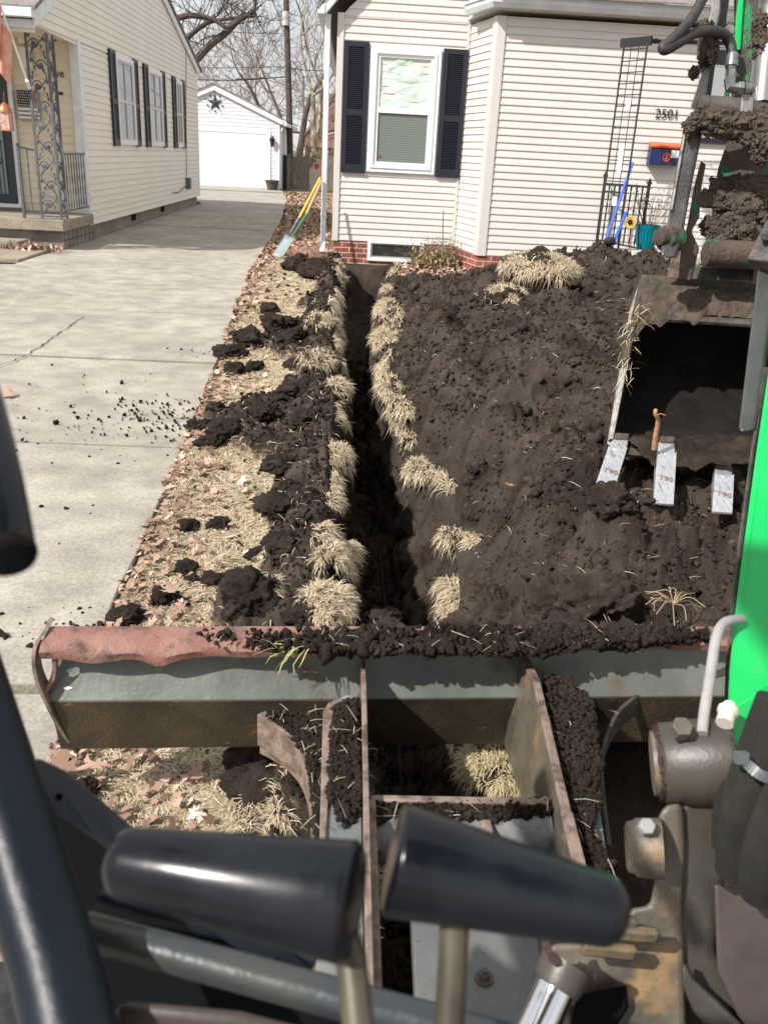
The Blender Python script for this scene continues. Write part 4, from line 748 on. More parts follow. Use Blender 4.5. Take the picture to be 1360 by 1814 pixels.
s = MB(); s.box((-9.5, 11.80, 2.70), (LX+.05, 11.90, 2.80)); s.box((-9.5, 11.92, 2.60), (LX+.01, 12.02, 2.695)); s.build('gutter', M['bluewhite'], LH, bevel=.008)
s = MB(); s.box((-9.5, 12.03, 2.645), (LX+.005, 13.76, 2.66)); s.box((-9.5, 11.97, 2.56), (LX-.01, 12.05, 2.60)); s.build('porch_ceiling', M['siding_porch'], LH)
for (y0, y1) in ((15.72, 16.93), (18.12, 19.33), (20.85, 21.55)):
    z0_, z1_ = 1.36, 2.70
    s = MB(); frame(s, LO, UY, NX, y0, y1, z0_, z1_, .07, .012, .05); wn = s.build('window', M['white'], LH)
    s = MB(); frame(s, LO, UY, NX, y0+.07, y1-.07, z0_+.07, z1_-.07, .03, .012, .04); s.ob(LO, UY, NX, y0+.1, y1-.1, 2.0, 2.04, .012, .042); s.ob(LO, UY, NX, (y0+y1)/2-.03, (y0+y1)/2+.03, z0_+.1, z1_-.1, .012, .043); s.build('sash', mat('sash white %d' % int(y0), (.6, .6, .6), .5), wn)
    s = MB(); s.ob(LO, UY, NX, y0+.09, y1-.09, z0_+.09, z1_-.09, .0, .025); s.build('pane', M['pane_side'], wn)
    shutter(LH, LO, UY, NX, y0-.36, y0-.02, z0_-.02, z1_+.03, 34); shutter(LH, LO, UY, NX, y1+.02, y1+.34, z0_-.02, z1_+.03, 34)
s = MB(); s.tube([ox(330, 85, LX+.03), ox(330, 200, LX+.03), ox(331, 320, LX+.03)], .008, 5); q = ox(334, 325, LX+.05); s.box((LX+.015, q.y-.12, q.z-.12), (LX+.10, q.y+.12, q.z+.12)); s.tube([q, q+V(0, -1.2, -.15), q+V(0, -1.9, -.12)], .01, 5); s.build('service_cable', M['iron'], LH)
s = MB(); s.box((-5.15, 13.66, .50), (-4.845, 13.74, 2.55)); dr = s.build('storm_door', mat('black blue door', (.02, .03, .045), .35), LH)
s = MB(); s.box((-5.6, 13.64, .62), (-4.95, 13.655, 2.4)); s.build('pane', mat('pale door glass', (.20, .26, .28), .1), dr)
s = MB()
for z_ in (1.85, 1.6, 1.3, 1.05):
    L_ = [V(-5.03+.05*math.cos(a*.5)*(1-a/18), 13.635, z_+.06*math.sin(a*.5)*(1-a/18)) for a in range(16)]; s.tube(L_, .008, 4)
s.tube([(-5.05, 13.635, .62), (-5.05, 13.635, 2.4)], .008, 4); s.tube([(-4.99, 13.635, .62), (-4.99, 13.635, 1.3)], .006, 4); s.build('scrollwork', M['blackiron'], dr)
s = MB(); s.box((-4.84, 13.69, .48), (-4.78, 13.745, 2.6)); s.box((-5.6, 13.62, .44), (-4.78, 13.74, .49)); s.build('door_frame', M['white'], LH)
s = MB(); q = oy(96, 66, 13.6); s.ball(q, .05, 10, 8); s.cyl(q, q+V(0, .12, .02), .03); s.build('porch_light', M['blackiron'], LH)
s = MB(); q = oy(40, 62, 13.7); s.box((q.x-.06, 13.70, q.z-.10), (q.x+.10, 13.745, q.z+.06)); q = oy(42, 100, 13.7); s.box((q.x-.06, 13.70, q.z-.14), (q.x+.10, 13.745, q.z+.12)); s.build('wall_box', M['white'], LH)
# porch slab, steps
s = MB(); s.box((-9, 12.30, .255), (-3.79, 13.76, .40)); LP = thing('front_porch', (-6, 13, 0), 'raised concrete porch slab on blocks at the ivory house', 'porch'); s.build('slab', M['concrete_step'], LP, bevel=.012)
s = MB(); s.box((-9, 12.40, -.1), (-3.84, 13.9, .254)); s.build('block_base', M['block'], LP)
s = MB()
for k in range(8): s.box((-3.843, 12.44+.2*k, .0), (-3.8375, 12.448+.2*k, .25))
s.box((-3.843, 12.41, .125), (-3.8374, 13.9, .132)); s.build('block_joints', M['dark'], LP)
s = MB(); s.box((-9, 11.95, -.1), (-4.28, 12.38, .14)); s.build('step', M['concrete_step'], LP, bevel=.012)
n = 260; k = rng.normal(size=(n, 2)); tag(leaves('leaf_litter', np.stack([-4.2+.22*k[:, 0], 12.1+.10*k[:, 1]-.08, .05+.04*rng.random(n)], 1), rng.uniform(.02, .045, n), .8, .9), 'dark red leaves gathered at the foot of the raised porch', 'leaf litter', kind='stuff')
# openwork iron column: two panels at the corner
ICN = thing('iron_column', (-3.85, 12.35, .4), 'openwork wrought iron corner column with leaf scrolls on the raised porch', 'porch column')
cA, cB, cC = V(-4.08, 12.36, 0), V(-3.83, 12.36, 0), V(-3.83, 12.62, 0)
s = MB()
for q in (cA, cB, cC): s.box((q.x-.014, q.y-.014, .40), (q.x+.014, q.y+.014, 2.60))
s.bar(cA+Z*.44, cB+Z*.44, .015, .02); s.bar(cB+Z*.44, cC+Z*.44, .015, .02); s.build('frame', M['iron'], ICN)
def scrolls(a, b):
    s = MB(); d = (b-a); W_ = d.length; d.normalize(); c = a+d*W_/2; N_ = 9; H_ = 2.12/N_
    P = lambda u, z: c+d*u+Z*z
    for i in range(N_):
        sg = 1 if i % 2 else -1; z0_ = .46+i*H_
        L_ = [P(sg*W_*.36*math.cos(t*math.pi), z0_+H_*t) for t in [k/8 for k in range(9)]]; s.tube(L_, .0085, 4)
        ctr = (sg*W_*.12, z0_+H_*.55); L_ = [P(ctr[0]+sg*(.068*(1-k/20))*math.cos(k*.55), ctr[1]+(.068*(1-k/20))*math.sin(k*.55)) for k in range(18)]; s.tube(L_, .008, 4)
        q = P(*ctr); s.ball(q, .028, 6, 5, (1, .35, 1) if abs(d.x) > .5 else (.35, 1, 1))
        for (u_, v_) in ((-sg*.08, .15), (-sg*.05, .42), (sg*.09, .93), (-sg*.09, .75), (sg*.06, .3)):
            e = P(u_, z0_+H_*v_); s.ball(e, .022, 5, 4, (.7, .3, 1.3)); s.tube([e, P(u_*.3, z0_+H_*(v_+.18))], .004, 3)
    return s.build('scroll_panel', M['iron'], ICN)
scrolls(cA, cB); scrolls(cB, cC)
PR = thing('porch_railing', (-3.9, 13, .4), 'iron railing with thin twisted bars beside the openwork column on the raised porch', 'railing')
s = MB(); s.bar((-3.83, 12.64, 1.22), (-3.84, 13.70, 1.22), .02, .02); s.bar((-3.83, 12.64, .50), (-3.84, 13.70, .50), .02, .02); s.bar((-4.08, 12.36, 1.24), (-4.31, 12.36, 1.28), .02, .02); s.bar((-4.08, 12.36, .46), (-4.31, 12.36, .46), .02, .02); s.box((-4.325, 12.34, .40), (-4.295, 12.38, 1.32)); s.build('rail', M['iron'], PR)
for k in range(8):
    y = 12.76+.12*k; s = MB(); s.tube([(-3.835, y, .5+.72*j/14) for j in range(15)], [.006+.006*abs(math.sin(j)) for j in range(15)], 5); s.build('baluster', M['iron'], PR)
s = MB(); s.tube([(-4.2, 12.36, .46+.79*j/14) for j in range(15)], [.006+.006*abs(math.sin(j)) for j in range(15)], 5); s.build('baluster', M['iron'], PR)
# lantern, flag, wall flag, lettering
cop = mat('copper', (.55, .20, .10), .35, metal=.5); LN = thing('hanging_lantern', oy(13, 232, 12.25), 'copper lantern with frosted sides hanging in front of the porch door', 'lantern')
q = oy(13, 232, 12.25); s = MB(); s.lathe(q+V(0, 0, .22), q+V(0, 0, .33), [(0, .085), (.3, .08), (.7, .05), (1, .012)], 16); s.tube([q+V(0, 0, .33), q+V(.01, 0, .45)], .004, 4); s.box((q.x-.07, 12.18, q.z), (q.x+.07, 12.32, q.z+.015)); s.build('cap', cop, LN, smooth=True)
s = MB(); s.box((q.x-.06, 12.19, q.z+.015), (q.x+.06, 12.31, q.z+.22)); s.build('glass', mat('etched glass', (.55, .45, .40), .3, c2=(.50, .25, .20), scale=30, lo=.5, hi=.52), LN)
s = MB()
for i in (-1, 1):
    for j in (-1, 1): s.tube([q+V(i*.064, j*.064, 0), q+V(i*.064, j*.064, .22)], .006, 4)
s.build('frame', cop, LN)
FL = thing('flag_on_pole', oy(52, 155, 12.3), 'faded coral flag hanging from a white pole fixed to the iron column', 'flag')
s = MB(); s.tube([oy(53, 156, 12.28), oy(25, 75, 11.95), oy(-10, -20, 11.6)], .013, 8); s.tube([oy(53, 156, 12.3), oy(48, 142, 12.2)], .024, 8); s.build('pole', M['white'], FL)
g_ = 30; gu, gv = np.meshgrid(np.linspace(0, 1, g_), np.linspace(0, 1, g_)); p0 = oy(22, 78, 11.93); p1 = oy(-20, -60, 11.5)
fx_ = p0.x+(p1.x-p0.x)*gu-.10*gv*(1-.3*gu)-.02; fy_ = p0.y+(p1.y-p0.y)*gu+.05*np.sin(gu*20+gv*3)*(.3+gv); fz_ = p0.z+(p1.z-p0.z)*gu-.02-.42*gv*(1-.1*gu)+.03*np.sin(gu*9); fx_ = fx_+.04*np.sin(gu*14+gv*2)
M['flag'] = mat('faded coral cloth', (.62, .27, .20), .9, c2=(.74, .40, .31), scale=6, c3=(.30, .04, .04), s3=4, lo3=.66, hi3=.68)
npmesh('cloth', np.stack([fx_, fy_, fz_], 2), gridfaces(g_, g_), M['flag'], FL)
WF = thing('wall_flag', (-4.62, 13.7, 1.78), 'small dark wooden flag with white dots and stripes on the porch wall', 'wall flag')
s = MB(); s.box((-4.72, 13.715, 1.62), (-4.43, 13.74, 2.00)); s.build('board', mat('faded board', (.33, .28, .27), .8), WF)
s = MB(); s.box((-4.72, 13.705, 1.80), (-4.53, 13.714, 2.00)); cb_ = s.build('canton', mat('dark canton', (.02, .02, .03), .8), WF)
s = MB()
for i in range(7):
    for j in range(6): s.ball((-4.708+.026*i+(j % 2)*.012, 13.703, 1.815+.032*j), .007, 5, 4, (1, .3, 1))
s.build('star', M['white'], cb_)
s = MB()
for j in range(3): s.box((-4.72, 13.706, 1.64+.055*j), (-4.43, 13.713, 1.665+.055*j))
s.build('stripe', M['white'], WF)
q = oy(93, 138, 13.7); LT = textmesh('wall_lettering', 'ive', .15, (q.x-.01, 13.758, q.z), RXN @ Matrix.Rotation(rad(8), 3, 'Z'), M['blackiron'], None, .002); tag(LT, 'black script lettering ending in ive on the porch siding right of the column', 'lettering', 'script lettering on the porch wall')
q = oy(95, 148, 13.7); LT = textmesh('wall_lettering', 'e', .12, (q.x-.02, 13.758, q.z-.02), RXN, M['blackiron'], None, .002); tag(LT, 'black script letter e below the longer script lettering', 'lettering', 'script lettering on the porch wall')
q = oy(103, 168, 13.6); s = MB(); s.tube([oy(98, 178, 13.65), oy(103, 163, 13.65)], .006, 4); s.box((q.x-.02, 13.6, q.z), (q.x+.07, 13.62, q.z+.04)); tag(s.build('shepherd_hook', M['blackiron'], None), 'small black hook fixed to the porch wall right of the column', 'hook')
# ---------------- garage
GY = 35.3; G = thing('white_garage', (-5.1, 38, 0), 'white detached garage with a black star at the end of the driveway', 'garage')
gs = lambda z: (-7.42+max(0, z-2.35)*2.35)
s = MB(); siding(s, (0, GY, 0), UX, NY, .02, 3.38, lambda z: -7.42+max(0, z-2.38)*2.33, lambda z: -2.76-max(0, z-2.38)*2.33, .125, .012); siding(s, (-2.76, 0, 0), UY, NX, .02, 2.38, lambda z: GY, lambda z: 42, .125, .012); s.build('siding', M['white_siding'], G)
s = MB(); s.box((-7.41, GY+.01, -.1), (-2.77, 42, 2.40)); s.prism([(-7.41, GY+.012, 2.4), (-2.77, GY+.012, 2.4), (-5.09, GY+.012, 3.38)], (0, 6.6, 0)); s.build('wall_core', M['white_siding'], G)
s = MB(); s.prism([(-5.09, GY-.1, 3.30), (-2.60, GY-.1, 2.27), (-2.60, GY-.1, 2.45), (-5.09, GY-.1, 3.50)], (0, .06, 0)); s.prism([(-5.09, GY-.1, 3.30), (-7.58, GY-.1, 2.27), (-7.58, GY-.1, 2.45), (-5.09, GY-.1, 3.50)], (0, .06, 0)); s.build('rake_board', M['white'], G)
s = MB(); s.prism([(-5.09, GY-.14, 3.505), (-2.50, GY-.14, 2.42), (-2.50, GY-.14, 2.46), (-5.09, GY-.14, 3.545), (-7.68, GY-.14, 2.46), (-7.68, GY-.14, 2.42)], (0, 7.1, 0)); s.build('roof', M['shingle'], G)
s = MB(); s.box((-2.57, GY-.1, 2.24), (-2.45, 42, 2.36)); s.bar((-2.6, GY+.05, 2.2), (-2.72, GY+.05, 2.0), .07, .07); s.box((-2.74, GY+.02, .1), (-2.66, GY+.1, 2.0)); s.build('gutter', M['bluewhite'], G)
s = MB(); s.box((-2.80, GY-.03, .03), (-2.72, GY+.02, 2.4)); s.box((-3.20, GY-.035, .03), (-3.05, GY-.012, 2.03)); s.box((-7.1, GY-.035, 1.93), (-3.20, GY-.012, 2.03)); s.build('door_trim', M['white'], G)
s = MB(); s.box((-7.0, GY-.02, .06), (-3.21, GY-.005, 1.925))
for i in range(4):
    z0_ = .07+.465*i
    for j in range(6):
        x0_ = -6.96+.625*j; frame(s, (0, GY-.02, 0), UX, NY, x0_+.05, x0_+.57, z0_+.07, z0_+.40, .02, 0, .0035)
    s.box((-7.0, GY-.024, z0_+.455), (-3.21, GY-.021, z0_+.462))
s.build('garage_door', M['white'], G)
s = MB(); c = oy(381, 182, GY-.03)
st = []
for k in range(10):
    a = math.pi/2+k*math.pi/5; r = .30 if k % 2 == 0 else .11; st.append(c+V(math.cos(a)*r, 0, math.sin(a)*r))
s.add(st+[c+V(0, -.06, 0)], [(k, (k+1) % 10, 10) for k in range(10)])
for k in range(5): a = math.pi/2+math.pi/5+k*2*math.pi/5; s.ball(c+V(math.cos(a)*.28, -.01, math.sin(a)*.28), .035, 8, 6, (1, .4, 1)); a += math.pi/5; s.ball(c+V(math.cos(a)*.36, -.01, math.sin(a)*.36), .022, 8, 6, (1, .4, 1))
tag(s.build('metal_star', mat('dark star', (.04, .045, .055), .5), None), 'black metal barn star on the gable of the white garage', 'wall star')
q = oy(482, 252, GY-.12); s = MB(); s.lathe(q+V(0, 0, -.16), q+V(0, 0, .2), [(0, .02), (.15, .05), (.25, .06), (.7, .10), (.75, .12), (.9, .05), (1, .01)], 8); s.bar(q+V(0, 0, .15), q+V(0, .1, .15), .03, .03); s.box((q.x-.05, GY-.03, q.z-.1), (q.x+.05, GY-.013, q.z+.2)); tag(s.build('wall_lantern', M['blackiron'], None), 'black coach lantern beside the white garage door', 'wall lantern')
q = oy(482, 336, GY-.35); s = MB(); s.lathe((q.x, GY-.3, .02), (q.x, GY-.3, .36), [(0, .17), (.85, .24), (.88, .27), (1, .27), (1, .22), (.8, .2)], 20); tag(s.build('barrel_planter', mat('dark planter', (.05, .04, .035), .8, c2=(.09, .075, .065), scale=20), None), 'dark round planter standing at the right corner of the white garage', 'planter')
# fence beyond
FE = thing('board_fence', (-1.8, 36, 0), 'weathered grey board fence between the white garage and the cream house', 'fence')
s = MB(); random.seed(3)
for k in range(22):
    x = -2.42+k*.128; h = 1.22+random.uniform(-.03, .03); s.prism([(x, 36.1, .05), (x+.118, 36.1, .05), (x+.118, 36.1, h-.04), (x+.06, 36.1, h), (x, 36.1, h-.04)], (0, .02, 0))
s.build('boards', M['fencewood'], FE)
s = MB(); s.box((-2.5, 35.95, 0), (-2.36, 36.09, 1.3)); s.build('post', M['fencewood'], FE); 
s = MB(); s.box((-2.68, 36.3, 0), (-2.48, 36.4, 1.25)); s.build('dark_gate', M['blackiron'], FE)
BH = thing('brown_house', (-1, 62, 0), 'distant house with a steep brown roof beyond the fence', 'house')
s = MB(); s.box((-3.0, 60, 0), (3, 66, 2.0)); s.build('wall', mat('tan wall', (.30, .25, .2), .9), BH); s = MB(); s.prism([(-3.3, 59.7, 1.7), (3.3, 59.7, 1.7), (2.6, 63, 4.9), (-2.0, 63, 4.9)], (0, .1, .1)); s.prism([(-3.3, 59.7, 1.7), (-2.0, 63, 4.9), (-3.3, 66.3, 1.7)], (.1, 0, 0)); s.build('roof', M['brownroof'], BH)
# ---------------- bare trees, pole and wires
def tree(x, y, h, r, label, mt, seed, lean=(0, 0), levels=6, spread=.55, twigmat=None, crown_start=.3, name='bare_tree', group='bare trees behind the garage', twr=.006, nb=3):
    random.seed(seed); t = thing(name, (x, y, 0), label, 'tree', group); T_, C_ = MB(), MB()
    def grow(p, d, L, r, lev, mb):
        n = 4 if lev < 3 else 3; pts = [p]; q = p; dd = d
        for i in range(n):
            dd = (dd+V(random.gauss(0, .13), random.gauss(0, .13), random.gauss(.04, .08))).normalized(); q = q+dd*L/n; pts.append(q)
        rr = [max(twr, r*(1-.42*i/n)) for i in range(n+1)]; mb.tube(pts, rr, 8 if lev == 0 else (6 if lev < 3 else 3), cap=False)
        if lev >= levels: return
        k = nb+(1 if lev < 2 else 0)
        for i in range(k):
            f_ = 1 if i == 0 else random.uniform(.35, 1); idx = min(n, max(1, int(round(f_*n)))); b = pts[idx]
            ax = V(random.gauss(0, 1), random.gauss(0, 1), random.gauss(0, .35)).normalized(); nd = (dd*(1-spread*.55 if i else 1)+ax*(spread*(.45 if i == 0 else 1))).normalized()
            grow(b, nd, L*random.uniform(.60, .86), rr[idx]*(.78 if i == 0 else random.uniform(.45, .68)), lev+1, C_)
    d0 = V(lean[0], lean[1], 1).normalized(); grow(V(x, y, -.1), d0, h*.36, r, 0, T_)
    T_.build('trunk', mt, t, smooth=True); C_.build('crown', twigmat or M['twig'], t, smooth=True); return t
tree(-1.75, 44, 11, .17, 'pale barked bare tree leaning left behind the board fence', M['bark_pale'], 21, (-.10, 0), 6, .6, M['bark_pale'], twr=.012, nb=2)
tree(-2.15, 46, 12, .17, 'pale barked bare tree rising behind the utility pole', M['bark_pale'], 22, (.12, 0), 6, .6, M['bark_pale'], twr=.012, nb=2)
tree(-3.6, 52, 10, .20, 'spreading bare tree directly right of the garage roof peak', M['bark'], 33, (-.1, 0), 7, .7, twr=.012, nb=2)
tree(-5.8, 58, 8, .20, 'low bare tree seen just above the garage roof peak', M['bark'], 34, (0, 0), 7, .7, M['twig_far'], twr=.014, nb=2)
tree(-8.3, 56, 9, .20, 'bare tree half hidden by the rear roof edge of the ivory house', M['bark'], 35, (0, 0), 7, .7, M['twig_far'], twr=.014, nb=2)
tree(-1.2, 70, 11, .22, 'far bare tree between the utility pole and the cream house', M['bark'], 36, (0, 0), 7, .7, M['twig_far'], twr=.018, nb=2)
tree(-6.6, 78, 11, .24, 'farthest bare tree with a wide twiggy crown above the garage', M['bark'], 37, (0, 0), 7, .75, M['twig_far'], twr=.012, nb=2)
tree(-4.4, 62, 10, .22, 'slender bare tree above the right slope of the garage roof', M['bark'], 38, (.05, 0), 7, .7, M['twig_far'], twr=.015, nb=2)
tree(-2.9, 50, 12, .22, 'dark upright bare tree just left of the utility pole', M['bark'], 39, (.0, 0), 7, .65, twr=.012, nb=2)
BT = thing('bare_tree', (-7.5, 31, 0), 'large dark tree with bent limbs reaching over the rear roof of the ivory house', 'tree', 'bare trees behind the garage')
def LP_(pts, Yd): return [oy(x, y, Yd) for x, y in pts]
T_ = MB(); T_.tube([(-7.6, 31, 0), (-7.4, 31, 1.8), (-6.9, 30.8, 3.0)], [.5, .42, .36], 10)
T_.build('trunk', M['bark'], BT, smooth=True)
C_ = MB(); 
limbs = [(curve([V(-6.9, 30.8, 3.0)]+LP_([(318, 125), (345, 108), (372, 80), (400, 58), (420, 38), (437, 27), (452, 27)], 30.5)), .15, .085), (curve([V(-6.9, 30.8, 3.0)]+LP_([(285, 60), (305, 38), (330, 28), (360, 30), (385, 38), (402, 48), (425, 34), (440, 26)], 30.2)), .12, .05), (curve([V(-6.9, 30.8, 3.0)]+LP_([(322, 78), (340, 60), (365, 42), (385, 36), (420, 32)], 30.8)), .11, .05), (curve(LP_([(450, 27), (452, 8), (454, -40)], 30.5)), .06, .05)]
random.seed(12)
def sprays(P, nn, L, r):
    for _ in range(nn):
        p = P[random.randrange(len(P)//3, len(P))]; d = V(random.gauss(0, .6), random.gauss(0, .4), random.choice((1, 1, -.6))*random.random()+.1).normalized(); pts = [p]
        for k in range(4): d = (d+V(random.gauss(0, .2), random.gauss(0, .2), random.gauss(.05, .15))).normalized(); pts.append(pts[-1]+d*L/4)
        C_.tube(pts, [r, r*.8, r*.6, r*.4, r*.2], 4)
        for q in pts[1:]:
            for _2 in range(4):
                e = (d+V(random.gauss(0, .7), random.gauss(0, .5), random.gauss(0, .5))).normalized(); m_ = q+e*L*.13; C_.tube([q, m_, m_+(e+V(random.gauss(0, .4), 0, random.gauss(0, .4)))*L*.14], [r*.35, r*.25, .005], 3)
for P, a, b in limbs:
    C_.tube(P, [(a+(b-a)*i/len(P))*.92 for i in range(len(P))], 8); sprays(P, 9, 1.3, .022)
C_.build('crown', M['bark'], BT, smooth=True)
UP_ = thing('utility_pole', (-2.47, 38, 0), 'dark wooden utility pole behind the white garage', 'utility pole')
s = MB(); s.tube([oy(515, 332, 38), oy(512, 180, 38), oy(507, 0, 38), oy(504, -120, 38)], [.135, .125, .11, .10], 10); s.build('pole', M['bark'], UP_, smooth=True)
s = MB(); q = oy(506, 32, 37.9); s.cyl(q-V(0, 0, .25), q+V(0, 0, .22), .13, .12); s.build('insulator', mat('grey ceramic', (.5, .5, .5), .4), UP_, smooth=True)
def wire(pts, r, label):
    s = MB(); s.tube(curve(pts, 6), r, 4); tag(s.build('overhead_wire', M['rubber'], None), label, 'wire', 'overhead wires to the utility pole')
wire([oy(340, 120, 37.8), oy(420, 120, 37.8), oy(506, 118, 37.8)], .012, 'highest thin overhead wire left of the utility pole')
wire([oy(345, 141, 37.8), oy(420, 142, 37.8), oy(508, 136, 37.8)], .02, 'thick overhead wire with a splice, lowest of the wires left of the utility pole')
s = MB(); s.tube([oy(418, 141, 37.75), oy(445, 140, 37.75), oy(470, 138, 37.75)], .04, 6); tag(s.build('cable_splice', M['rubber'], None), 'black splice case hanging on the lowest overhead wire', 'splice case')
wire([oy(508, 120, 37.8), oy(540, 124, 37.8), oy(580, 126, 37.8)], .014, 'overhead wire right of the utility pole toward the cream house')
wire([oy(300, 30, 36), oy(400, 55, 37), oy(507, 60, 37.8)], .01, 'thin sloping wire across the limbs of the dark tree')
q = oy(540, 300, 38); DB = MB()
n = 2600; X_ = rng.uniform(-2.4, .3, n); Z_ = np.abs(rng.normal(1.1, .35, n)); v, f, a = blades_arr(np.stack([X_, 39+rng.random(n), Z_*.8], 1), unit(rng.normal(size=(n, 3))), np.full(n, .35), np.full(n, .02), rng.uniform(.2, 1, n)); o = npmesh('dry_hedge', v, f, M['leafplant'], None, smooth=False, attrs={'rnd': a}); tag(o, 'tangled dry brush rising above the board fence', 'brush', kind='stuff')
# ================================================================== EXCAVATOR
EXC = thing('mini_excavator', (.25, .2, 0), 'green mini excavator seen from its seat, with rusty dozer blade, levers and soil filled bucket', 'excavator')
M['blade_paint'] = mat('worn blade paint', (.11, .12, .105), .42, metal=.2, c2=(.16, .168, .145), scale=6, c3=(.10, .065, .04), s3=9, lo3=.55, hi3=.70, bump=.15, bscale=60)
M['blade_rust'] = mat('rusty lower blade', (.035, .030, .020), .5, metal=.1, c2=(.085, .062, .036), scale=7, lo=.4, hi=.65, c3=(.20, .085, .03), s3=26, lo3=.60, hi3=.72, bump=.3, bscale=120)
M['red_rust'] = mat('red oxide edge', (.24, .105, .08), .6, c2=(.27, .15, .12), scale=12, c3=(.09, .055, .045), s3=22, lo3=.5, hi3=.66, bump=.4, bscale=150)
M['arm_edge'] = mat('worn rusty plate edge', (.15, .105, .085), .6, c2=(.26, .19, .155), scale=25, c3=(.07, .05, .038), s3=22, lo3=.50, hi3=.66, bump=.35, bscale=200)
M['arm_top'] = mat('blue grey worn plate', (.135, .15, .155), .5, c2=(.19, .19, .18), scale=12, c3=(.10, .08, .065), s3=35, lo3=.56, hi3=.62, bump=.2, bscale=100)
M['deck'] = mat('grey deck paint', (.095, .10, .10), .55, c2=(.13, .13, .127), scale=7, c3=(.09, .07, .055), s3=120, lo3=.63, hi3=.68, bump=.15, bscale=100)
M['cast'] = mat('dusty dark casting', (.034, .031, .026), .42, c2=(.060, .053, .042), scale=8, lo=.35, hi=.65, c3=(.13, .11, .08), s3=14, lo3=.60, hi3=.78, bump=.10, bscale=120)
M['cast_tan'] = mat('mud stained casting', (.075, .067, .053), .45, c2=(.15, .125, .092), scale=7, c3=(.26, .17, .08), s3=12, lo3=.56, hi3=.70, bump=.15, bscale=110)
M['cast_brown'] = mat('brown casting', (.05, .038, .033), .5, c2=(.075, .057, .05), scale=8, c3=(.13, .10, .08), s3=90, lo3=.68, hi3=.72, bump=.08, bscale=160)
M['green'] = mat('bright green paint', (.0, .40, .085), .25, c2=(.01, .48, .11), scale=3, c3=(.16, .26, .10), s3=11, lo3=.62, hi3=.80, bump=.06, bscale=30); 
M['green_dirty'] = mat('dirty green paint', (.0, .24, .055), .45, c2=(.0, .17, .05), scale=10, c3=(.045, .033, .026), s3=9, lo3=.44, hi3=.54, stretch=(1.6, 1.6, .7), bump=.4, bscale=90)
M['dipper'] = mat('mud caked dipper', (.055, .040, .030), .85, c2=(.09, .062, .046), scale=14, c3=(.01, .13, .055), s3=11, lo3=.56, hi3=.60, bump=1., bscale=70)
M['dirtysteel'] = mat('dirty black steel', (.035, .035, .038), .5, c2=(.10, .085, .07), scale=12, lo=.45, hi=.65, c3=(.12, .075, .045), s3=20, lo3=.6, hi3=.7, bump=.5, bscale=90)
M['linksteel'] = mat('worn grey link', (.16, .155, .15), .5, c2=(.27, .26, .25), scale=10, c3=(.05, .04, .035), s3=16, lo3=.52, hi3=.62, bump=.4, bscale=80)
M['bucket_edge'] = mat('scraped bucket edge', (.22, .205, .19), .45, c2=(.36, .34, .32), scale=30, c3=(.10, .075, .055), s3=25, lo3=.55, hi3=.62, bump=.3, bscale=200)
M['bucket_mud'] = mat('mud caked bucket', (.07, .054, .042), .9, c2=(.11, .085, .065), scale=18, c3=(.20, .15, .08), s3=60, lo3=.66, hi3=.74, bump=1., bscale=110, spec=.2)
M['bucket_in_shade'] = mat('shade-dark bucket inside', (.008, .007, .006), .9, c2=(.018, .014, .012), scale=10, bump=.8, bscale=90, spec=.2)  # inner shade of the bucket put into a near-black colour
M['tooth'] = mat('polished tooth steel', (.50, .52, .55), .35, metal=.6, c2=(.66, .67, .69), scale=40, stretch=(4, 1, 1), c3=(.10, .078, .06), s3=22, lo3=.56, hi3=.70, bump=.3, bscale=150)
M['chrome'] = mat('chrome rod', (.75, .76, .78), .16, metal=1., c2=(.5, .5, .5), scale=30, lo=.6, hi=.7)
M['greysteel'] = mat('grey tube', (.27, .27, .265), .4, c2=(.34, .33, .315), scale=20, c3=(.30, .16, .09), s3=10, lo3=.66, hi3=.72)
M['frame'] = mat('dark blue grey frame', (.005, .008, .014), .34, spec=.22, c2=(.010, .014, .020), scale=5, lo=.4, hi=.7, c3=(.06, .06, .055), s3=14, lo3=.66, hi3=.78, bump=.1, bscale=60)
M['frame_tube'] = mat('scuffed frame tube', (.025, .034, .043), .32, c2=(.05, .052, .05), scale=9, c3=(.26, .22, .17), s3=20, lo3=.64, hi3=.74, bump=.15, bscale=60)
M['grip'] = mat('glossy black grip', (.005, .006, .009), .20, c2=(.010, .012, .016), scale=20, bump=.02, bscale=50, r2=.30, spec=.32)
M['stem'] = mat('dull lever rod', (.065, .058, .042), .45, metal=.4, c2=(.11, .095, .068), scale=30)
M['sleeve'] = mat('woven hose sleeve', (.022, .022, .020), .85, c2=(.075, .062, .040), scale=6, lo=.45, hi=.7, bump=.9, bscale=700)
M['grease'] = mat('dark red grease', (.035, .014, .018), .25, c2=(.06, .03, .03), scale=60, bump=.8, bscale=120)
M['guard'] = mat('grey guard plate', (.065, .068, .064), .35, metal=.3, c2=(.085, .085, .082), scale=8)
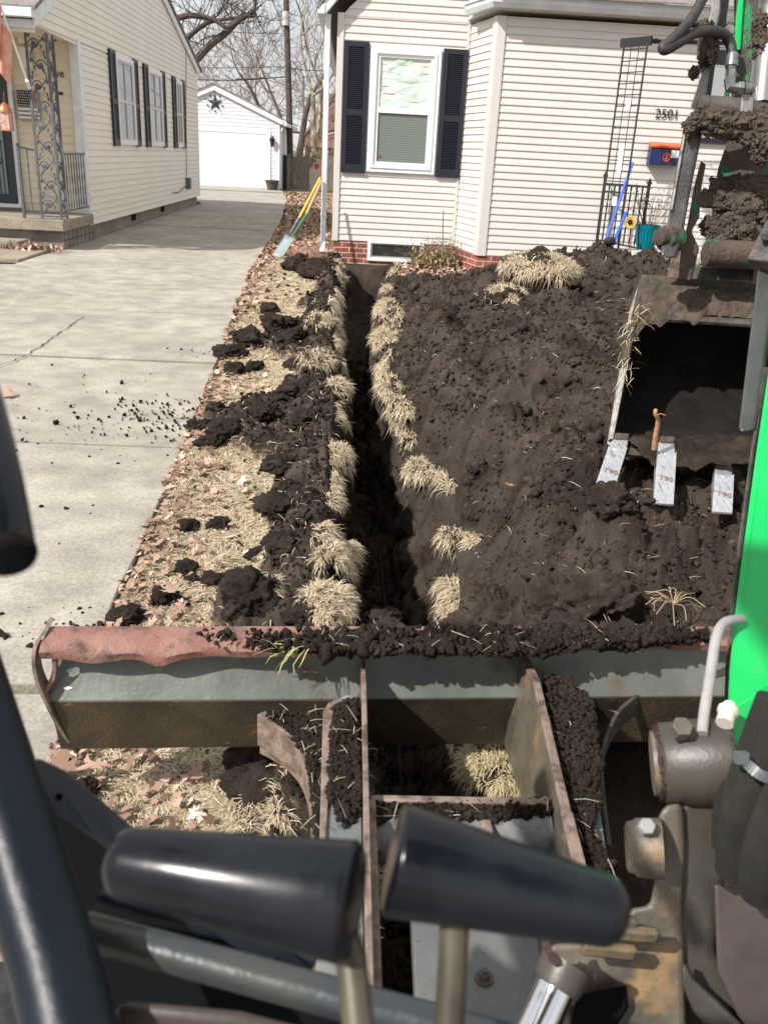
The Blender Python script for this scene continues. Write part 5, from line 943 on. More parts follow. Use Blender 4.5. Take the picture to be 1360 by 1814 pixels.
def soilpatch(name, poly, z, label, n=1400, rmin=.0025, rmax=.008, dens=lambda u, v: 1, grassn=0, hgt=.010, cat='soil'):
    """crumbly soil lying on a flat machine part; poly = pixel outline, z = height (number or function)"""
    zf_ = z if callable(z) else (lambda x, y: z)
    xs = [p[0] for p in poly]; ys = [p[1] for p in poly]
    def inside(x, y):
        c = False; j = len(poly)-1
        for i in range(len(poly)):
            if (poly[i][1] > y) != (poly[j][1] > y) and x < (poly[j][0]-poly[i][0])*(y-poly[i][1])/(poly[j][1]-poly[i][1])+poly[i][0]: c = not c
            j = i
        return c
    n = int(n*1.9); P = []; tries = 0
    while len(P) < n and tries < n*40:
        tries += 1; x = random.uniform(min(xs), max(xs)); y = random.uniform(min(ys), max(ys))
        if inside(x, y) and random.random() < dens((x-min(xs))/(max(xs)-min(xs)), (y-min(ys))/(max(ys)-min(ys))):
            q = oz(x, y, zf_(x, y)); P.append((q.x, q.y, q.z+random.random()*hgt))
    P = np.array(P); R = rmin*.55+(rmax-rmin*.55)*rng.random(len(P))**2.2; R = R*np.where(rng.random(len(P)) > .97, 1.8, 1)
    v, f = crumb_arrays(P, R, 2)
    o = npmesh(name, v, f, M['soil_dark']); tag(o, label, cat, 'soil lying on the blade frame', 'stuff')
    if grassn:
        grassn = int(grassn*.55)
        ii = rng.integers(0, len(P), grassn); a = rng.random(grassn)*6.28; d = unit(np.stack([np.cos(a), np.sin(a), rng.uniform(-.1, .4, grassn)], 1))
        g_ = blades('straw_bits', P[ii]+np.array([0, 0, .008]), d, rng.uniform(.012, .05, grassn), np.full(grassn, .0010), rng.uniform(0, .4, grassn), M['straw'], shift=.1); tag(g_, 'straw bits in '+label, 'straw', kind='stuff')
    return o
# ---- dozer blade (bent sheet section swept along X)
BL = MB(); bx0, bx1 = -.585, 1.08
def secprism(s, prof, x0, x1): s.prism([(x0, y, z) for y, z in prof], (x1-x0, 0, 0))
secprism(BL, [(1.62, .450), (1.615, .418), (1.605, .395), (1.555, .331), (1.563, .319), (1.618, .382), (1.628, .40), (1.632, .450)], bx0, bx1)
bl = BL.build('dozer_blade', M['blade_paint'], EXC, bevel=.003)
s = MB(); secprism(s, [(1.5555, .3295), (1.592, .184), (1.602, .184), (1.565, .318)], bx0+.001, bx1-.001); s.build('lower_plate', M['blade_rust'], bl, bevel=.002)
s = MB(); secprism(s, [(1.622, .455), (1.65, .38), (1.65, .27), (1.61, .17), (1.622, .165), (1.665, .27), (1.665, .38), (1.632, .46)], bx0, bx1); s.build('front_plate', M['blade_paint'], bl, bevel=.002)
# bent top flange with a wavy, dented lip
NX_ = 120; vs = []; ne = 6
for i in range(NX_):
    x = bx0-.006+(bx1-bx0+.006)*i/(NX_-1); wv = .004*math.sin(x*21)+.003*math.sin(x*47+1); dent = -.012*math.exp(-((x+.36)/.03)**2)+(-.010*math.exp(-((x+.50)/.05)**2)); fl = .012*max(0, (-.35-x))*2
    sag = .006*math.sin((x-.1)*4)
    yk = 1.560+.012*x
    for (y, z) in ((1.628, .466), (1.60, .466), (yk+.014, .462+sag*.5), (yk+wv, .452+sag+dent), (yk+wv+.004, .436+sag+dent*1.5), (yk+wv+.012, .437+sag+dent*1.5), (yk+.024, .452+sag*.5), (1.628, .458)): vs.append((x, y, z))
k_ = 8; s = MB(); s.add(vs, [(i*k_+j, i*k_+(j+1) % k_, (i+1)*k_+(j+1) % k_, (i+1)*k_+j) for i in range(NX_-1) for j in range(k_)]+[tuple(range(k_)), tuple((NX_-1)*k_+j for j in range(k_-1, -1, -1))]); s.build('top_flange', M['red_rust'], bl, smooth=True, angle=50)
s = MB(); e0 = curve([(-.598, 1.63, .475), (-.594, 1.60, .473), (-.604, 1.555, .455), (-.602, 1.54, .40), (-.588, 1.545, .33), (-.575, 1.575, .24), (-.558, 1.60, .165)], 5)
vs = []
for i, p in enumerate(e0):
    f_ = i/(len(e0)-1); dd = .018+.06*math.sin(f_*math.pi)*.4
    vs += [p, p+V(.007, 0, 0), p+V(.007, .02+.03*f_, .0), p+V(0, .02+.03*f_, 0)]
s.add(vs, [(i*4+j, i*4+(j+1) % 4, (i+1)*4+(j+1) % 4, (i+1)*4+j) for i in range(len(e0)-1) for j in range(4)]+[(0, 1, 2, 3), tuple((len(e0)-1)*4+j for j in (3, 2, 1, 0))]); s.build('end_plate', M['arm_edge'], bl, smooth=True, angle=40)
s = MB(); s.tube(curve([(-.575, 1.62, .455), (-.568, 1.575, .44), (-.570, 1.565, .39), (-.588, 1.555, .355)], 5), .006, 6); s.build('bent_lip', M['red_rust'], bl, smooth=True)
s = MB()
for (x, y, w_, h_) in ((132, 1190, 11, 7), (124, 1189, 5, 3), (128, 1197, 7, 3), (119, 1220, 8, 2.5)):
    p = oy(x, y, 1.60); q = [oy(x+w_*math.cos(a)*(1+.25*math.sin(a*3+w_)), y+h_*math.sin(a)*(1+.2*math.cos(a*5)), 1.6) for a in np.linspace(0, 6.28, 11)[:-1]]
    def on(pt):                                          # drop the point on the upper sloping panel
        d = pt-CO; n_ = V(0, -.063, .055).normalized(); o_ = V(0, 1.63, .385)+V(0, -.0025, .0022)-n_*0; return CO+d*((o_-CO).dot(n_)/d.dot(n_))
    # plane through (1.63,.385),(1.575,.322)
    nn = V(0, -(.395-.331), (1.605-1.555)).normalized(); o_ = V(0, 1.605-.02, .395)+nn*.002
    s.add([(lambda w_: V(w_.x, w_.y+.02, w_.z))(CO+(pt-CO)*((o_-CO).dot(nn)/(pt-CO).dot(nn))) for pt in q], [tuple(range(len(q)))])
s.build('white_paint_patch', M['white'], bl)
for o_ in [bl]+list(bl.children):
    for v_ in o_.data.vertices: v_.co.y += .054*(v_.co.x+.22)
# ---- push arms
def slab(name, poly, z, th, m, parent, bevel=.002):
    s = MB(); s.prism([oz(x, y, (z(x, y) if callable(z) else z)) for x, y in poly], (0, 0, -th)); return s.build(name, m, parent, bevel=bevel)
LA = slab('left_push_arm', [(578, 1250), (592, 1238), (637, 1226), (645, 1700), (648, 1900), (556, 1900), (560, 1700), (566, 1480), (576, 1330)], .395, .09, M['arm_top'], EXC); LA.name = 'push_arm'
s = MB(); s.prism([oz(641, 1170, .40), oz(641, 1172, .41), oz(637, 1250, .425), oz(646, 1700, .425), oz(648, 1950, .425), oz(648, 1950, .25), oz(646, 1700, .25), oz(641, 1250, .25)][0:0] or [V(.053, 1.615, .41), V(.053, 1.5, .425), V(.053, .65, .425), V(.053, .65, .22), V(.053, 1.60, .19)], (.010, 0, 0)); s.build('side_plate', M['arm_edge'], LA, bevel=.002)
s = MB(); s.prism([V(.063, 1.18, .40), V(.063, 1.18, .27), V(.063, .70, .25), V(.063, .70, .40)], (.012, 0, 0)); s.build('side_plate', M['arm_edge'], LA, bevel=.002)
s = MB(); s.prism([oz(x, y, .397) for x, y in ((572, 1262), (583, 1246), (592, 1250), (588, 1330), (578, 1480), (570, 1700), (560, 1700), (566, 1480))], (0, 0, .005)); s.build('edge_bead', M['arm_edge'], LA, bevel=.002)
# curved gussets left of the arm
def curvedplate(name, pts, z0, z1, th, m, parent):
    P = curve(pts, 8); s = MB(); vs = []
    for i, p in enumerate(P):
        t = (P[min(i+1, len(P)-1)]-P[max(0, i-1)]).normalized(); nrm = V(-t.y, t.x, 0)*th/2
        vs += [V(p.x, p.y, z0)-nrm, V(p.x, p.y, z0)+nrm, V(p.x, p.y, z1)+nrm, V(p.x, p.y, z1)-nrm]
    s.add(vs, [(i*4+j, i*4+(j+1) % 4, (i+1)*4+(j+1) % 4, (i+1)*4+j) for i in range(len(P)-1) for j in range(4)]+[(0, 1, 2, 3), tuple((len(P)-1)*4+j for j in (3, 2, 1, 0))]); return s.build(name, m, parent, bevel=.0015)
Pg = [oz(x, y, .345) for x, y in ((458, 1264), (495, 1288), (530, 1312), (548, 1350), (556, 1400), (560, 1480), (560, 1560))]
curvedplate('gusset', Pg, .27, .345, .008, M['arm_edge'], LA)
gp_ = [oz(x, y, .335) for x, y in ((458, 1264), (495, 1288), (530, 1312), (548, 1350), (556, 1400), (560, 1480), (566, 1560), (575, 1560), (578, 1480), (582, 1270), (470, 1260))]
s = MB(); s.prism(gp_, (0, 0, -.008)); s.build('gusset_web', M['arm_top'], LA)
Pg = [oz(x, y, .27) for x, y in ((462, 1312), (495, 1330), (525, 1355), (545, 1390), (553, 1430), (556, 1490), (556, 1570))]
curvedplate('gusset', Pg, .24, .295, .008, M['arm_edge'], LA)
s = MB(); s.prism([oz(x, y, .285) for x, y in ((462, 1308), (495, 1326), (525, 1350), (545, 1385), (553, 1425), (556, 1490), (570, 1490), (566, 1400), (545, 1300), (500, 1300))], (0, 0, -.008)); s.build('gusset_web', M['cast_tan'], LA)
# right arm
ra0 = [oz(945, 1182, .40), oz(963, 1182, .40)]
s = MB(); s.prism([V(.398, 1.63, .405), V(.408, 1.52, .415), V(.372, 1.10, .425), V(.360, .80, .42), V(.356, .80, .30), V(.362, 1.12, .30), V(.385, 1.17, .25), V(.380, 1.60, .20)], (.014, 0, .0)); RA = s.build('push_arm', M['cast_tan'], EXC, bevel=.002)
s = MB(); s.bar((.405, 1.63, .41), (.412, 1.52, .418), .018, .008); s.bar((.412, 1.52, .418), (.382, 1.12, .428), .016, .008); s.bar((.382, 1.12, .428), (.366, .80, .425), .02, .008); s.build('edge_bead', M['arm_edge'], RA, bevel=.002)
slab('top_plate', [(962, 1200), (1000, 1215), (1046, 1255), (1058, 1330), (1060, 1420), (1082, 1560), (1090, 1700), (1010, 1700), (1000, 1480), (975, 1330)], .375, .05, M['arm_top'], RA)
s = MB(); s.prism([oz(1030, 1440, .38), oz(1040, 1440, .38), oz(1085, 1580, .38), oz(1075, 1580, .38)], (0, 0, .012)); s.build('edge_bead', M['arm_edge'], RA)
Pg = [oz(x, y, .33) for x, y in ((1130, 1232), (1095, 1262), (1072, 1310), (1064, 1360), (1068, 1420), (1078, 1500))]; curvedplate('gusset', Pg, .28, .335, .008, M['dirtysteel'], RA)
# cross tube and deck
s = MB(); s.cyl((.063, 1.165, .335), (.372, 1.175, .335), .047, n=28); CT = s.build('cross_tube', M['arm_top'], EXC, smooth=True)
s = MB(); s.box((.066, 1.185, .372), (.37, 1.20, .392)); s.box((.250, 1.115, .372), (.268, 1.19, .385)); s.build('weld_bead', M['arm_edge'], CT, bevel=.003)
DK = slab('pivot_deck', [(728, 1600), (935, 1600), (952, 1660), (985, 1900), (742, 1900)], .42, .03, M['deck'], EXC)
s = MB(); q = oz(857, 1735, .42); s.cyl(q, q+Z*.004, .012); s.cyl(q+Z*.004, q+Z*.012, .0075, n=6); s.cyl(q+Z*.012, q+Z*.017, .004); s.build('bolt', M['cast_brown'], DK, smooth=False)
s = MB(); s.box((-.62, -.9, .0), (-.36, .92, .36)); s.build('crawler_track', M['rubber'], EXC, bevel=.06, seg=5)
s = MB(); s.box((.78, -.9, .0), (1.04, .92, .36)); s.build('crawler_track', M['rubber'], EXC, bevel=.06, seg=5)
s = MB(); s.box((-.36, -.8, .18), (.78, .55, .42)); s.build('undercarriage', M['dirtysteel'], EXC, bevel=.02)
# soil on the machine
def flz(x, y): return .468
soilpatch('soil_on_flange', [(330, 1122), (420, 1124), (640, 1122), (900, 1122), (1250, 1122), (1250, 1140), (1060, 1150), (960, 1162), (640, 1163), (440, 1158), (360, 1140)], .466, 'soil heaped along the top of the rusty blade', 2600, .003, .011, lambda u, v: (.07+.9*max(0, min(1, (u-.12)*3.2)))*(.4+.6*(math.sin(u*40)*math.sin(u*17+1) > -.25)), 160, .018)
soilpatch('soil_on_arm', [(590, 1255), (634, 1240), (640, 1440), (606, 1470), (582, 1420), (584, 1330)], .398, 'soil covering the left push arm of the blade', 1700, .002, .0065, lambda u, v: 1 if v < .8 else .35, 30)
soilpatch('soil_on_gusset', [(470, 1266), (576, 1268), (578, 1400), (566, 1560), (557, 1480), (553, 1400), (540, 1340), (500, 1290)], .338, 'soil and straw filling the curved gusset left of the arm', 1900, .002, .0065, grassn=60)
soilpatch('soil_on_arm', [(966, 1205), (1010, 1215), (1050, 1262), (1058, 1340), (1062, 1430), (1040, 1480), (1080, 1540), (1060, 1560), (1010, 1510), (995, 1430), (975, 1330)], .382, 'soil covering the right push arm of the blade', 3000, .0025, .008, grassn=26, hgt=.02)
soilpatch('soil_on_tube', [(655, 1428), (860, 1424), (980, 1424), (975, 1448), (860, 1456), (700, 1450), (655, 1470)], .378, 'soil along the top of the cross tube', 900, .002, .006, grassn=40)
for (x, y, z, sx, lb) in ((688, 1118, .46, 84, 'straw covered clod resting on top of the blade at the trench'), (830, 1130, .46, 140, 'long low clod resting on the middle of the blade top'), (1010, 1118, .46, 120, 'broad crumbly clod hanging over the blade top above the right arm'), (1100, 1135, .46, 110, 'low clod on the blade top near the grey pipe'), (975, 1243, .40, 46, 'brown clod sitting on the right push arm just below the blade'), (560, 1138, .46, 60, 'low clod with straw on the blade top right of the green grass blades')):
    clod(x, y, sx*.85, lb, z=z-.01, mt='soil', group='clods resting on the blade', flat=.38)
n = 26; p = oz(505, 1150, .475); a = rng.uniform(2.6, 4.6, n); d = unit(np.stack([np.cos(a), np.sin(a)*1.2-.1, rng.uniform(-.15, .5, n)], 1)); pg = np.array([[p.x, p.y, p.z]])+rng.normal(size=(n, 3))*np.array([.02, .008, .002])
tag(blades('grass_sprig', pg+np.array([.03, .01, 0]), d, rng.uniform(.04, .085, n), np.full(n, .0022), rng.uniform(.1, .5, n), mat('fresh green grass', (.20, .36, .05), .6, c2=(.50, .45, .25), attr='rnd')), 'sprig of fresh green grass blades lying over the blade lip', 'grass sprig')
# ---- swing casting, pin boss and fittings on the right
def pprism(name, pts, t, back, m, parent, bevel=.006, seg=4, dz=None):
    """solid plate whose outline is given point by point with its own distance, extruded away by its real thickness"""
    P = [dp(p[0], p[1], p[2] if len(p) > 2 else t) for p in pts]; s = MB(); s.prism(P, ((sum(P, V(0, 0, 0))/len(P)-CO).normalized()*back+Rt*.004) if dz is None else dz); return s.build(name, m, parent, bevel=bevel, seg=seg)
SC = MB(); a = dp(1166, 1352, 1.145); b = dp(1292, 1348, 1.13); SC.lathe(a, b, [(0, .046), (.06, .052), (.28, .052), (.34, .055), (.98, .055), (1, .05)], 40); sc = SC.build('swing_casting', M['cast'], EXC, smooth=True, angle=50)
s = MB(); s.lathe(dp(1153, 1352, 1.147), a, [(0, .036), (.1, .041), (1, .043)], 32); s.build('pin_end', M['cast_tan'], sc, smooth=True)
def greasering(c, ax, r, m=M['grease'], name='grease'):
    s = MB(); u_ = ax.orthogonal().normalized(); v_ = ax.cross(u_).normalized(); L_ = [c+(u_*math.cos(k*.2)+v_*math.sin(k*.2))*(r+random.uniform(-.0015, .0015))+ax*random.uniform(-.0015, .0015) for k in range(32)]; s.tube(L_, [.0035+random.random()*.0025 for _ in L_], 6); s.build(name, m, sc, smooth=True)
axd = (b-a).normalized(); greasering(a, axd, .044); greasering(b-axd*.003, axd, .053)
s = MB(); q = dp(1200, 1296, 1.10); s.cyl(q, q+V(0, -.01, .016), .013, n=6); s.build('bolt', M['cast_tan'], sc, bevel=.001)
pprism('casting_web', [(1205, 1360), (1296, 1340), (1300, 1400), (1280, 1470), (1278, 1560), (1268, 1640), (1264, 1690), (1300, 1740), (1350, 1790), (1400, 1860), (1330, 1860), (1240, 1770), (1206, 1730), (1196, 1680), (1200, 1560), (1196, 1450), (1215, 1410)], 1.12, .06, M['cast'], sc, .010)
pprism('lower_casting', [(1165, 1440), (1180, 1425), (1208, 1420), (1212, 1500), (1206, 1600), (1210, 1690), (1215, 1830), (1210, 1900), (1060, 1900), (1030, 1800), (990, 1760), (960, 1735), (958, 1690), (975, 1672), (1080, 1668), (1090, 1640), (1120, 1608), (1150, 1604), (1158, 1560), (1160, 1500)], 1.10, .07, M['cast_tan'], sc, .011)
s = MB(); s.lathe(dp(1107, 1500, 1.095), dp(1172, 1503, 1.085), [(0, .024), (.06, .030), (.25, .032), (.3, .035), (1, .036)], 28); s.build('small_boss', M['cast_tan'], sc, smooth=True, angle=50)
pprism('boss_bracket', [(1122, 1462), (1135, 1452), (1175, 1455), (1175, 1556), (1128, 1552), (1112, 1540), (1116, 1470)], 1.08, .03, M['cast_tan'], sc, .006)
s = MB(); q = dp(1141, 1466, 1.06); s.cyl(q, q+V(0, -.008, .010), .010, n=6); s.build('bolt', M['greysteel'], sc, bevel=.001)
for k, (x0_, x1_, y_) in enumerate(((1040, 1165, 1655), (1030, 1125, 1686), (1085, 1125, 1636))):
    s = MB(); s.bar(dp(x0_, y_-8, 1.04), dp(x1_, y_+2, 1.045), .012, .018); s.build('rib', M['cast_tan'], sc, bevel=.004)
pprism('side_frame', [(1262, 1560), (1300, 1585), (1400, 1590), (1420, 1900), (1340, 1880), (1300, 1790), (1268, 1720)], 1.10, .05, M['cast_brown'], sc, .006)
pprism('lower_lip', [(1208, 1700), (1226, 1735), (1270, 1775), (1330, 1835), (1400, 1900), (1360, 1920), (1290, 1870), (1225, 1790), (1205, 1740)], 1.06, .05, M['cast'], sc, .006)
pprism('recess_shade', [(1020, 1762), (1105, 1745), (1108, 1785), (1080, 1830), (1000, 1860)], 1.075, .01, M['dark'], sc, .002)  # near-black plate painted in for the shade of a hollow
s = MB(); c0_, c1_ = dp(990, 1735, 1.0), dp(930, 1870, .97); s.tube([c0_, c1_], .0225, 28); sr = s.build('swing_cylinder', M['chrome'], EXC, smooth=True)
s = MB(); dd = (c0_-c1_).normalized(); s.lathe(c0_-dd*.010, c0_+dd*.02, [(0, .0265), (.3, .029), (1, .030)], 28); s.build('collar', M['cast'], sr, smooth=True)
pts = [c0_+dd*.004+V(math.cos(k*.45)*.033, math.sin(k*.45)*.02, math.sin(k*.45)*.026) for k in range(10)]; s = MB(); s.tube(curve([dp(968, 1672, 1.0), dp(975, 1690, .99), dp(990, 1706, .985), dp(1020, 1718, .99), dp(1050, 1730, 1.0)], 4), [.004+.003*random.random() for _ in range(17)], 6); s.build('grease', M['grease'], sr, smooth=True)
# grey steel pipe, white plug, zip tie, hose sleeves
s = MB(); s.tube(curve([dp(1243, 1300, 1.10), dp(1247, 1260, 1.12), dp(1258, 1190, 1.15), dp(1268, 1130, 1.18), dp(1282, 1104, 1.20), dp(1312, 1096, 1.22)], 8), .0070, 16); s.build('steel_pipe', M['greysteel'], EXC, smooth=True)
s = MB(); s.lathe(dp(1282, 1282, 1.10), dp(1292, 1248, 1.12), [(0, .011), (.5, .0105), (.55, .013), (.75, .013), (.8, .009), (1, .008)], 18); s.build('white_plug', mat('white plastic', (.62, .55, .48), .5), EXC, smooth=True)
for nm, pts, r in (('hose', [(1375, 1240, 1.02), (1352, 1300, 1.03), (1325, 1380, 1.04), (1308, 1450, 1.05), (1300, 1540, 1.08)], .023), ('hose', [(1410, 1370, .98), (1378, 1440, .99), (1352, 1520, 1.0), (1345, 1575, 1.04)], .025), ('hose', [(1300, 1390, 1.08), (1285, 1430, 1.08), (1282, 1500, 1.09)], .015)):
    s = MB(); s.tube(curve([dp(*p) for p in pts], 8), r, 20); s.build('hydraulic_hose', M['sleeve'], EXC, smooth=True)
zt = curve([dp(1312, 1340, 1.015), dp(1325, 1356, .995), dp(1345, 1372, .985), dp(1370, 1382, .985)], 4); s = MB()
for i in range(len(zt)-1): s.bar(zt[i], zt[i+1], .012, .003, (0, -1, .3))
s.bar(dp(1312, 1332, 1.0), dp(1312, 1352, 1.0), .014, .010); s.build('zip_tie', mat('grey nylon tie', (.10, .11, .12), .4), EXC)
# ---- boom
bp = [(1285, 1292, 1.17), (1288, 1200, 1.19), (1296, 1100, 1.23), (1314, 960, 1.30), (1336, 800, 1.40), (1360, 640, 1.52), (1400, 380, 1.75), (1640, 380, 1.75), (1620, 800, 1.42), (1500, 1200, 1.20), (1338, 1318, 1.16), (1300, 1330, 1.16)]
BO = pprism('boom', bp, 1.2, .16, M['green'], EXC, .010, 5, dz=Fw*.16+Rt*.11)
pprism('cheek_plate', [(1286, 1290), (1298, 1252), (1326, 1235), (1345, 1215), (1420, 1180), (1420, 1240), (1335, 1322), (1302, 1332)], 1.155, .02, M['green'], BO, .004)
pprism('boom_edge', [(1281, 1250, 1.21), (1284, 1180, 1.23), (1290, 1100, 1.27), (1306, 960, 1.34), (1328, 800, 1.44), (1350, 650, 1.55), (1362, 650, 1.55), (1336, 800, 1.44), (1316, 960, 1.34), (1300, 1100, 1.27), (1294, 1250, 1.21)], 1.2, .05, M['dirtysteel'], BO, .003)
pprism('cylinder_guard', [(1306, 762, 1.46), (1318, 768, 1.46), (1338, 762, 1.46), (1376, 480, 1.72), (1380, 430, 1.76), (1347, 430, 1.76), (1336, 520, 1.68)], 1.5, .04, M['guard'], EXC, .012)
s = MB(); s.bar(dp(1346, 470, 1.70), dp(1380, 400, 1.72), .05, .03); s.cyl(dp(1356, 418, 1.68), dp(1357, 418, 1.70), .010); s.build('pin_bracket', M['dirtysteel'], EXC, bevel=.003)
# ---- dipper arm, links, bucket cylinder, hoses (about 2.8 m out)
DA = pprism('dipper_arm', [(1297, -60, 2.9), (1300, 60, 2.9), (1290, 240, 2.86), (1270, 300, 2.83), (1252, 440, 2.80), (1262, 465, 2.80), (1345, 472, 2.80), (1420, 470, 2.8), (1450, -60, 2.9)], 2.8, .18, M['dipper'], EXC, .012)
pprism('green_cheek', [(1306, -60, 2.86), (1306, 60, 2.86), (1300, 185, 2.84), (1340, 190, 2.84), (1352, -60, 2.86)], 2.8, .02, M['green_dirty'], DA, .004)
pprism('green_edge', [(1305, -60, 2.845), (1300, 90, 2.84), (1310, 88, 2.84), (1320, -60, 2.845)], 2.8, .02, M['green'], DA, .002)
pprism('green_edge', [(1282, 162, 2.84), (1280, 180, 2.84), (1288, 181, 2.84), (1290, 162, 2.84)], 2.8, .02, M['green'], DA, .002)
s = MB(); s.lathe(dp(1246, 448, 2.76), dp(1420, 456, 2.76), [(0, .03), (.02, .042), (.97, .042), (1, .03)], 24); s.build('end_tube', M['dipper'], DA, smooth=True)
s = MB(); s.tube([dp(1348, 190, 2.70), dp(1362, 60, 2.72), dp(1376, -60, 2.74)], [.042, .042, .042], 24); s.build('cylinder_barrel', mat('worn cylinder barrel', (.30, .30, .29), .3, metal=.7, c2=(.07, .06, .05), scale=7, lo=.55, hi=.65), EXC, smooth=True)
LK = pprism('bucket_link', [(1266, -60), (1258, 20), (1246, 70), (1236, 150), (1222, 190), (1246, 205), (1254, 130), (1262, 70), (1274, 20), (1276, -60)], 2.72, .04, M['linksteel'], EXC, .004)
pprism('link_face', [(1258, 62, 2.72), (1266, -60, 2.72), (1278, -60, 2.75), (1270, 70, 2.76), (1254, 190, 2.76), (1240, 200, 2.72)], 2.7, .03, M['dirtysteel'], LK, .003)
pprism('bucket_link', [(1272, -60), (1262, 60), (1268, 76), (1280, 60), (1298, -60)], 2.78, .05, M['dirtysteel'], EXC, .005)
LK2 = pprism('bucket_link', [(1217, 205), (1212, 215), (1196, 300), (1180, 400), (1170, 440), (1176, 456), (1196, 458), (1206, 420), (1222, 330), (1244, 225), (1246, 205)], 2.66, .045, M['dirtysteel'], EXC, .006)
pprism('link_edge', [(1213, 215, 2.65), (1206, 260, 2.65), (1186, 370, 2.65), (1190, 372, 2.65), (1209, 262, 2.65), (1218, 218, 2.65)], 2.65, .03, M['bucket_edge'], LK2, .001)
s = MB(); s.lathe(dp(1164, 420, 2.66), dp(1196, 424, 2.70), [(0, .018), (.05, .025), (.35, .028), (.4, .038), (1, .042)], 22); s.build('pin_boss', M['dipper'], LK2, smooth=True, angle=45)
s = MB(); s.lathe(dp(1236, 190, 2.70), dp(1420, 205, 2.70), [(0, .028), (.02, .036), (1, .036)], 20); cb = s.build('cross_pin', M['dirtysteel'], EXC, smooth=True)
pprism('lug', [(1312, 172, 2.66), (1334, 172, 2.66), (1332, 230, 2.66), (1306, 235, 2.66)], 2.66, .05, M['linksteel'], cb, .006)
pprism('ear_plate', [(1222, 410, 2.74), (1236, 385, 2.74), (1240, 330, 2.74), (1248, 290, 2.74), (1240, 285, 2.74), (1228, 330, 2.74), (1216, 400, 2.74), (1205, 440, 2.74), (1200, 495, 2.74), (1222, 498, 2.74), (1236, 440, 2.74)], 2.74, .03, M['dipper'], EXC, .005)
for pts, r in (([(1262, -40, 2.6), (1226, 30, 2.58), (1190, 70, 2.57), (1174, 82, 2.57), (1178, 88, 2.57), (1200, 76, 2.58), (1228, 60, 2.6), (1255, 55, 2.62), (1280, 60, 2.66), (1292, 76, 2.68), (1297, 98, 2.68)], .0155),):
    s = MB(); s.tube(curve([dp(*p) for p in pts], 8), r, 16); s.build('hydraulic_hose', M['rubber'], EXC, smooth=True)
s = MB(); s.lathe(dp(1297, 96, 2.68), dp(1294, 124, 2.68), [(0, .017), (.1, .019), (.8, .019), (.85, .014), (1, .016)], 18); s.cyl(dp(1294, 124, 2.68), dp(1291, 150, 2.68), .016, n=6); s.tube([dp(1291, 140, 2.68), dp(1292, 155, 2.68), dp(1305, 156, 2.68)], .017, 8); s.cyl(dp(1305, 156, 2.68), dp(1314, 156, 2.68), .020, n=6); s.cyl(dp(1314, 156, 2.68), dp(1340, 157, 2.70), .017); s.build('hose_fitting', mat('zinc fitting', (.32, .33, .32), .35, metal=.8, c2=(.2, .2, .19), scale=20), EXC, smooth=True, angle=30)
s = MB(); s.cyl(dp(1291, 55, 2.78), dp(1292, 54, 2.74), .018, .014); s.cyl(dp(1291, 55, 2.735), dp(1291, 55, 2.73), .007); s.build('grease_fitting', M['linksteel'], EXC, smooth=True)
# soil caked on the linkage
def mudlump(px, py, t, w_, h_, label, mt='bucket_mud', dep=.028):
    p = dp(px, py, t); v, f = ICO[5]; sd = random.randint(0, 999); q = v*(1+.4*fbm(v[:, 0]*1.8+sd, v[:, 1]*1.8, sd, 5, z=v[:, 2]*1.8, g=.6))[:, None]+v*(.1*fbm(v[:, 0]*10, v[:, 1]*10, sd, 3, z=v[:, 2]*10))[:, None]
    R3 = np.array([tuple(Rt), tuple(Fw), tuple(Up)]); sc_ = np.array([w_/2*t/FPX, .014 if 'dipper' in label else .026, h_/2*t/FPX]); k_ = rng.integers(0, len(q), 420); ca_ = crumb_arrays(((q*sc_)@R3)[k_], .0022+.009*rng.random(420)**2.5*min(1, w_/60), 2); q2 = (q*sc_)@R3; o = npmesh('mud_lump', np.concatenate([q2, ca_[0]]), np.concatenate([f, ca_[1]+len(q2)]), M[mt]); o.location = p; return tag(o, label, 'mud', 'mud caked on the digging arm')
for a in ((1262, 214, 2.64, 72, 38, 'mud caked on the left end of the cross pin'), (1290, 218, 2.64, 110, 44, 'mud caked along the middle of the cross pin'), (1352, 240, 2.64, 64, 80, 'thick mud hanging down at the right of the cross pin'), (1352, 70, 2.70, 44, 90, 'mud caked high on the cylinder at the right edge'),
          (1252, 80, 2.68, 30, 70, 'mud and straw stuck to the bucket link beside the hose'), (1318, 350, 2.80, 110, 70, 'thick mud covering the middle of the dipper end'), (1292, 405, 2.79, 80, 44, 'mud smeared above the rounded dipper tube'), (1222, 226, 2.64, 22, 30, 'small mud knob on the outer corner of the link'), (1228, 128, 2.68, 14, 14, 'tiny mud ball stuck to the link above the house number')): mudlump(*a)
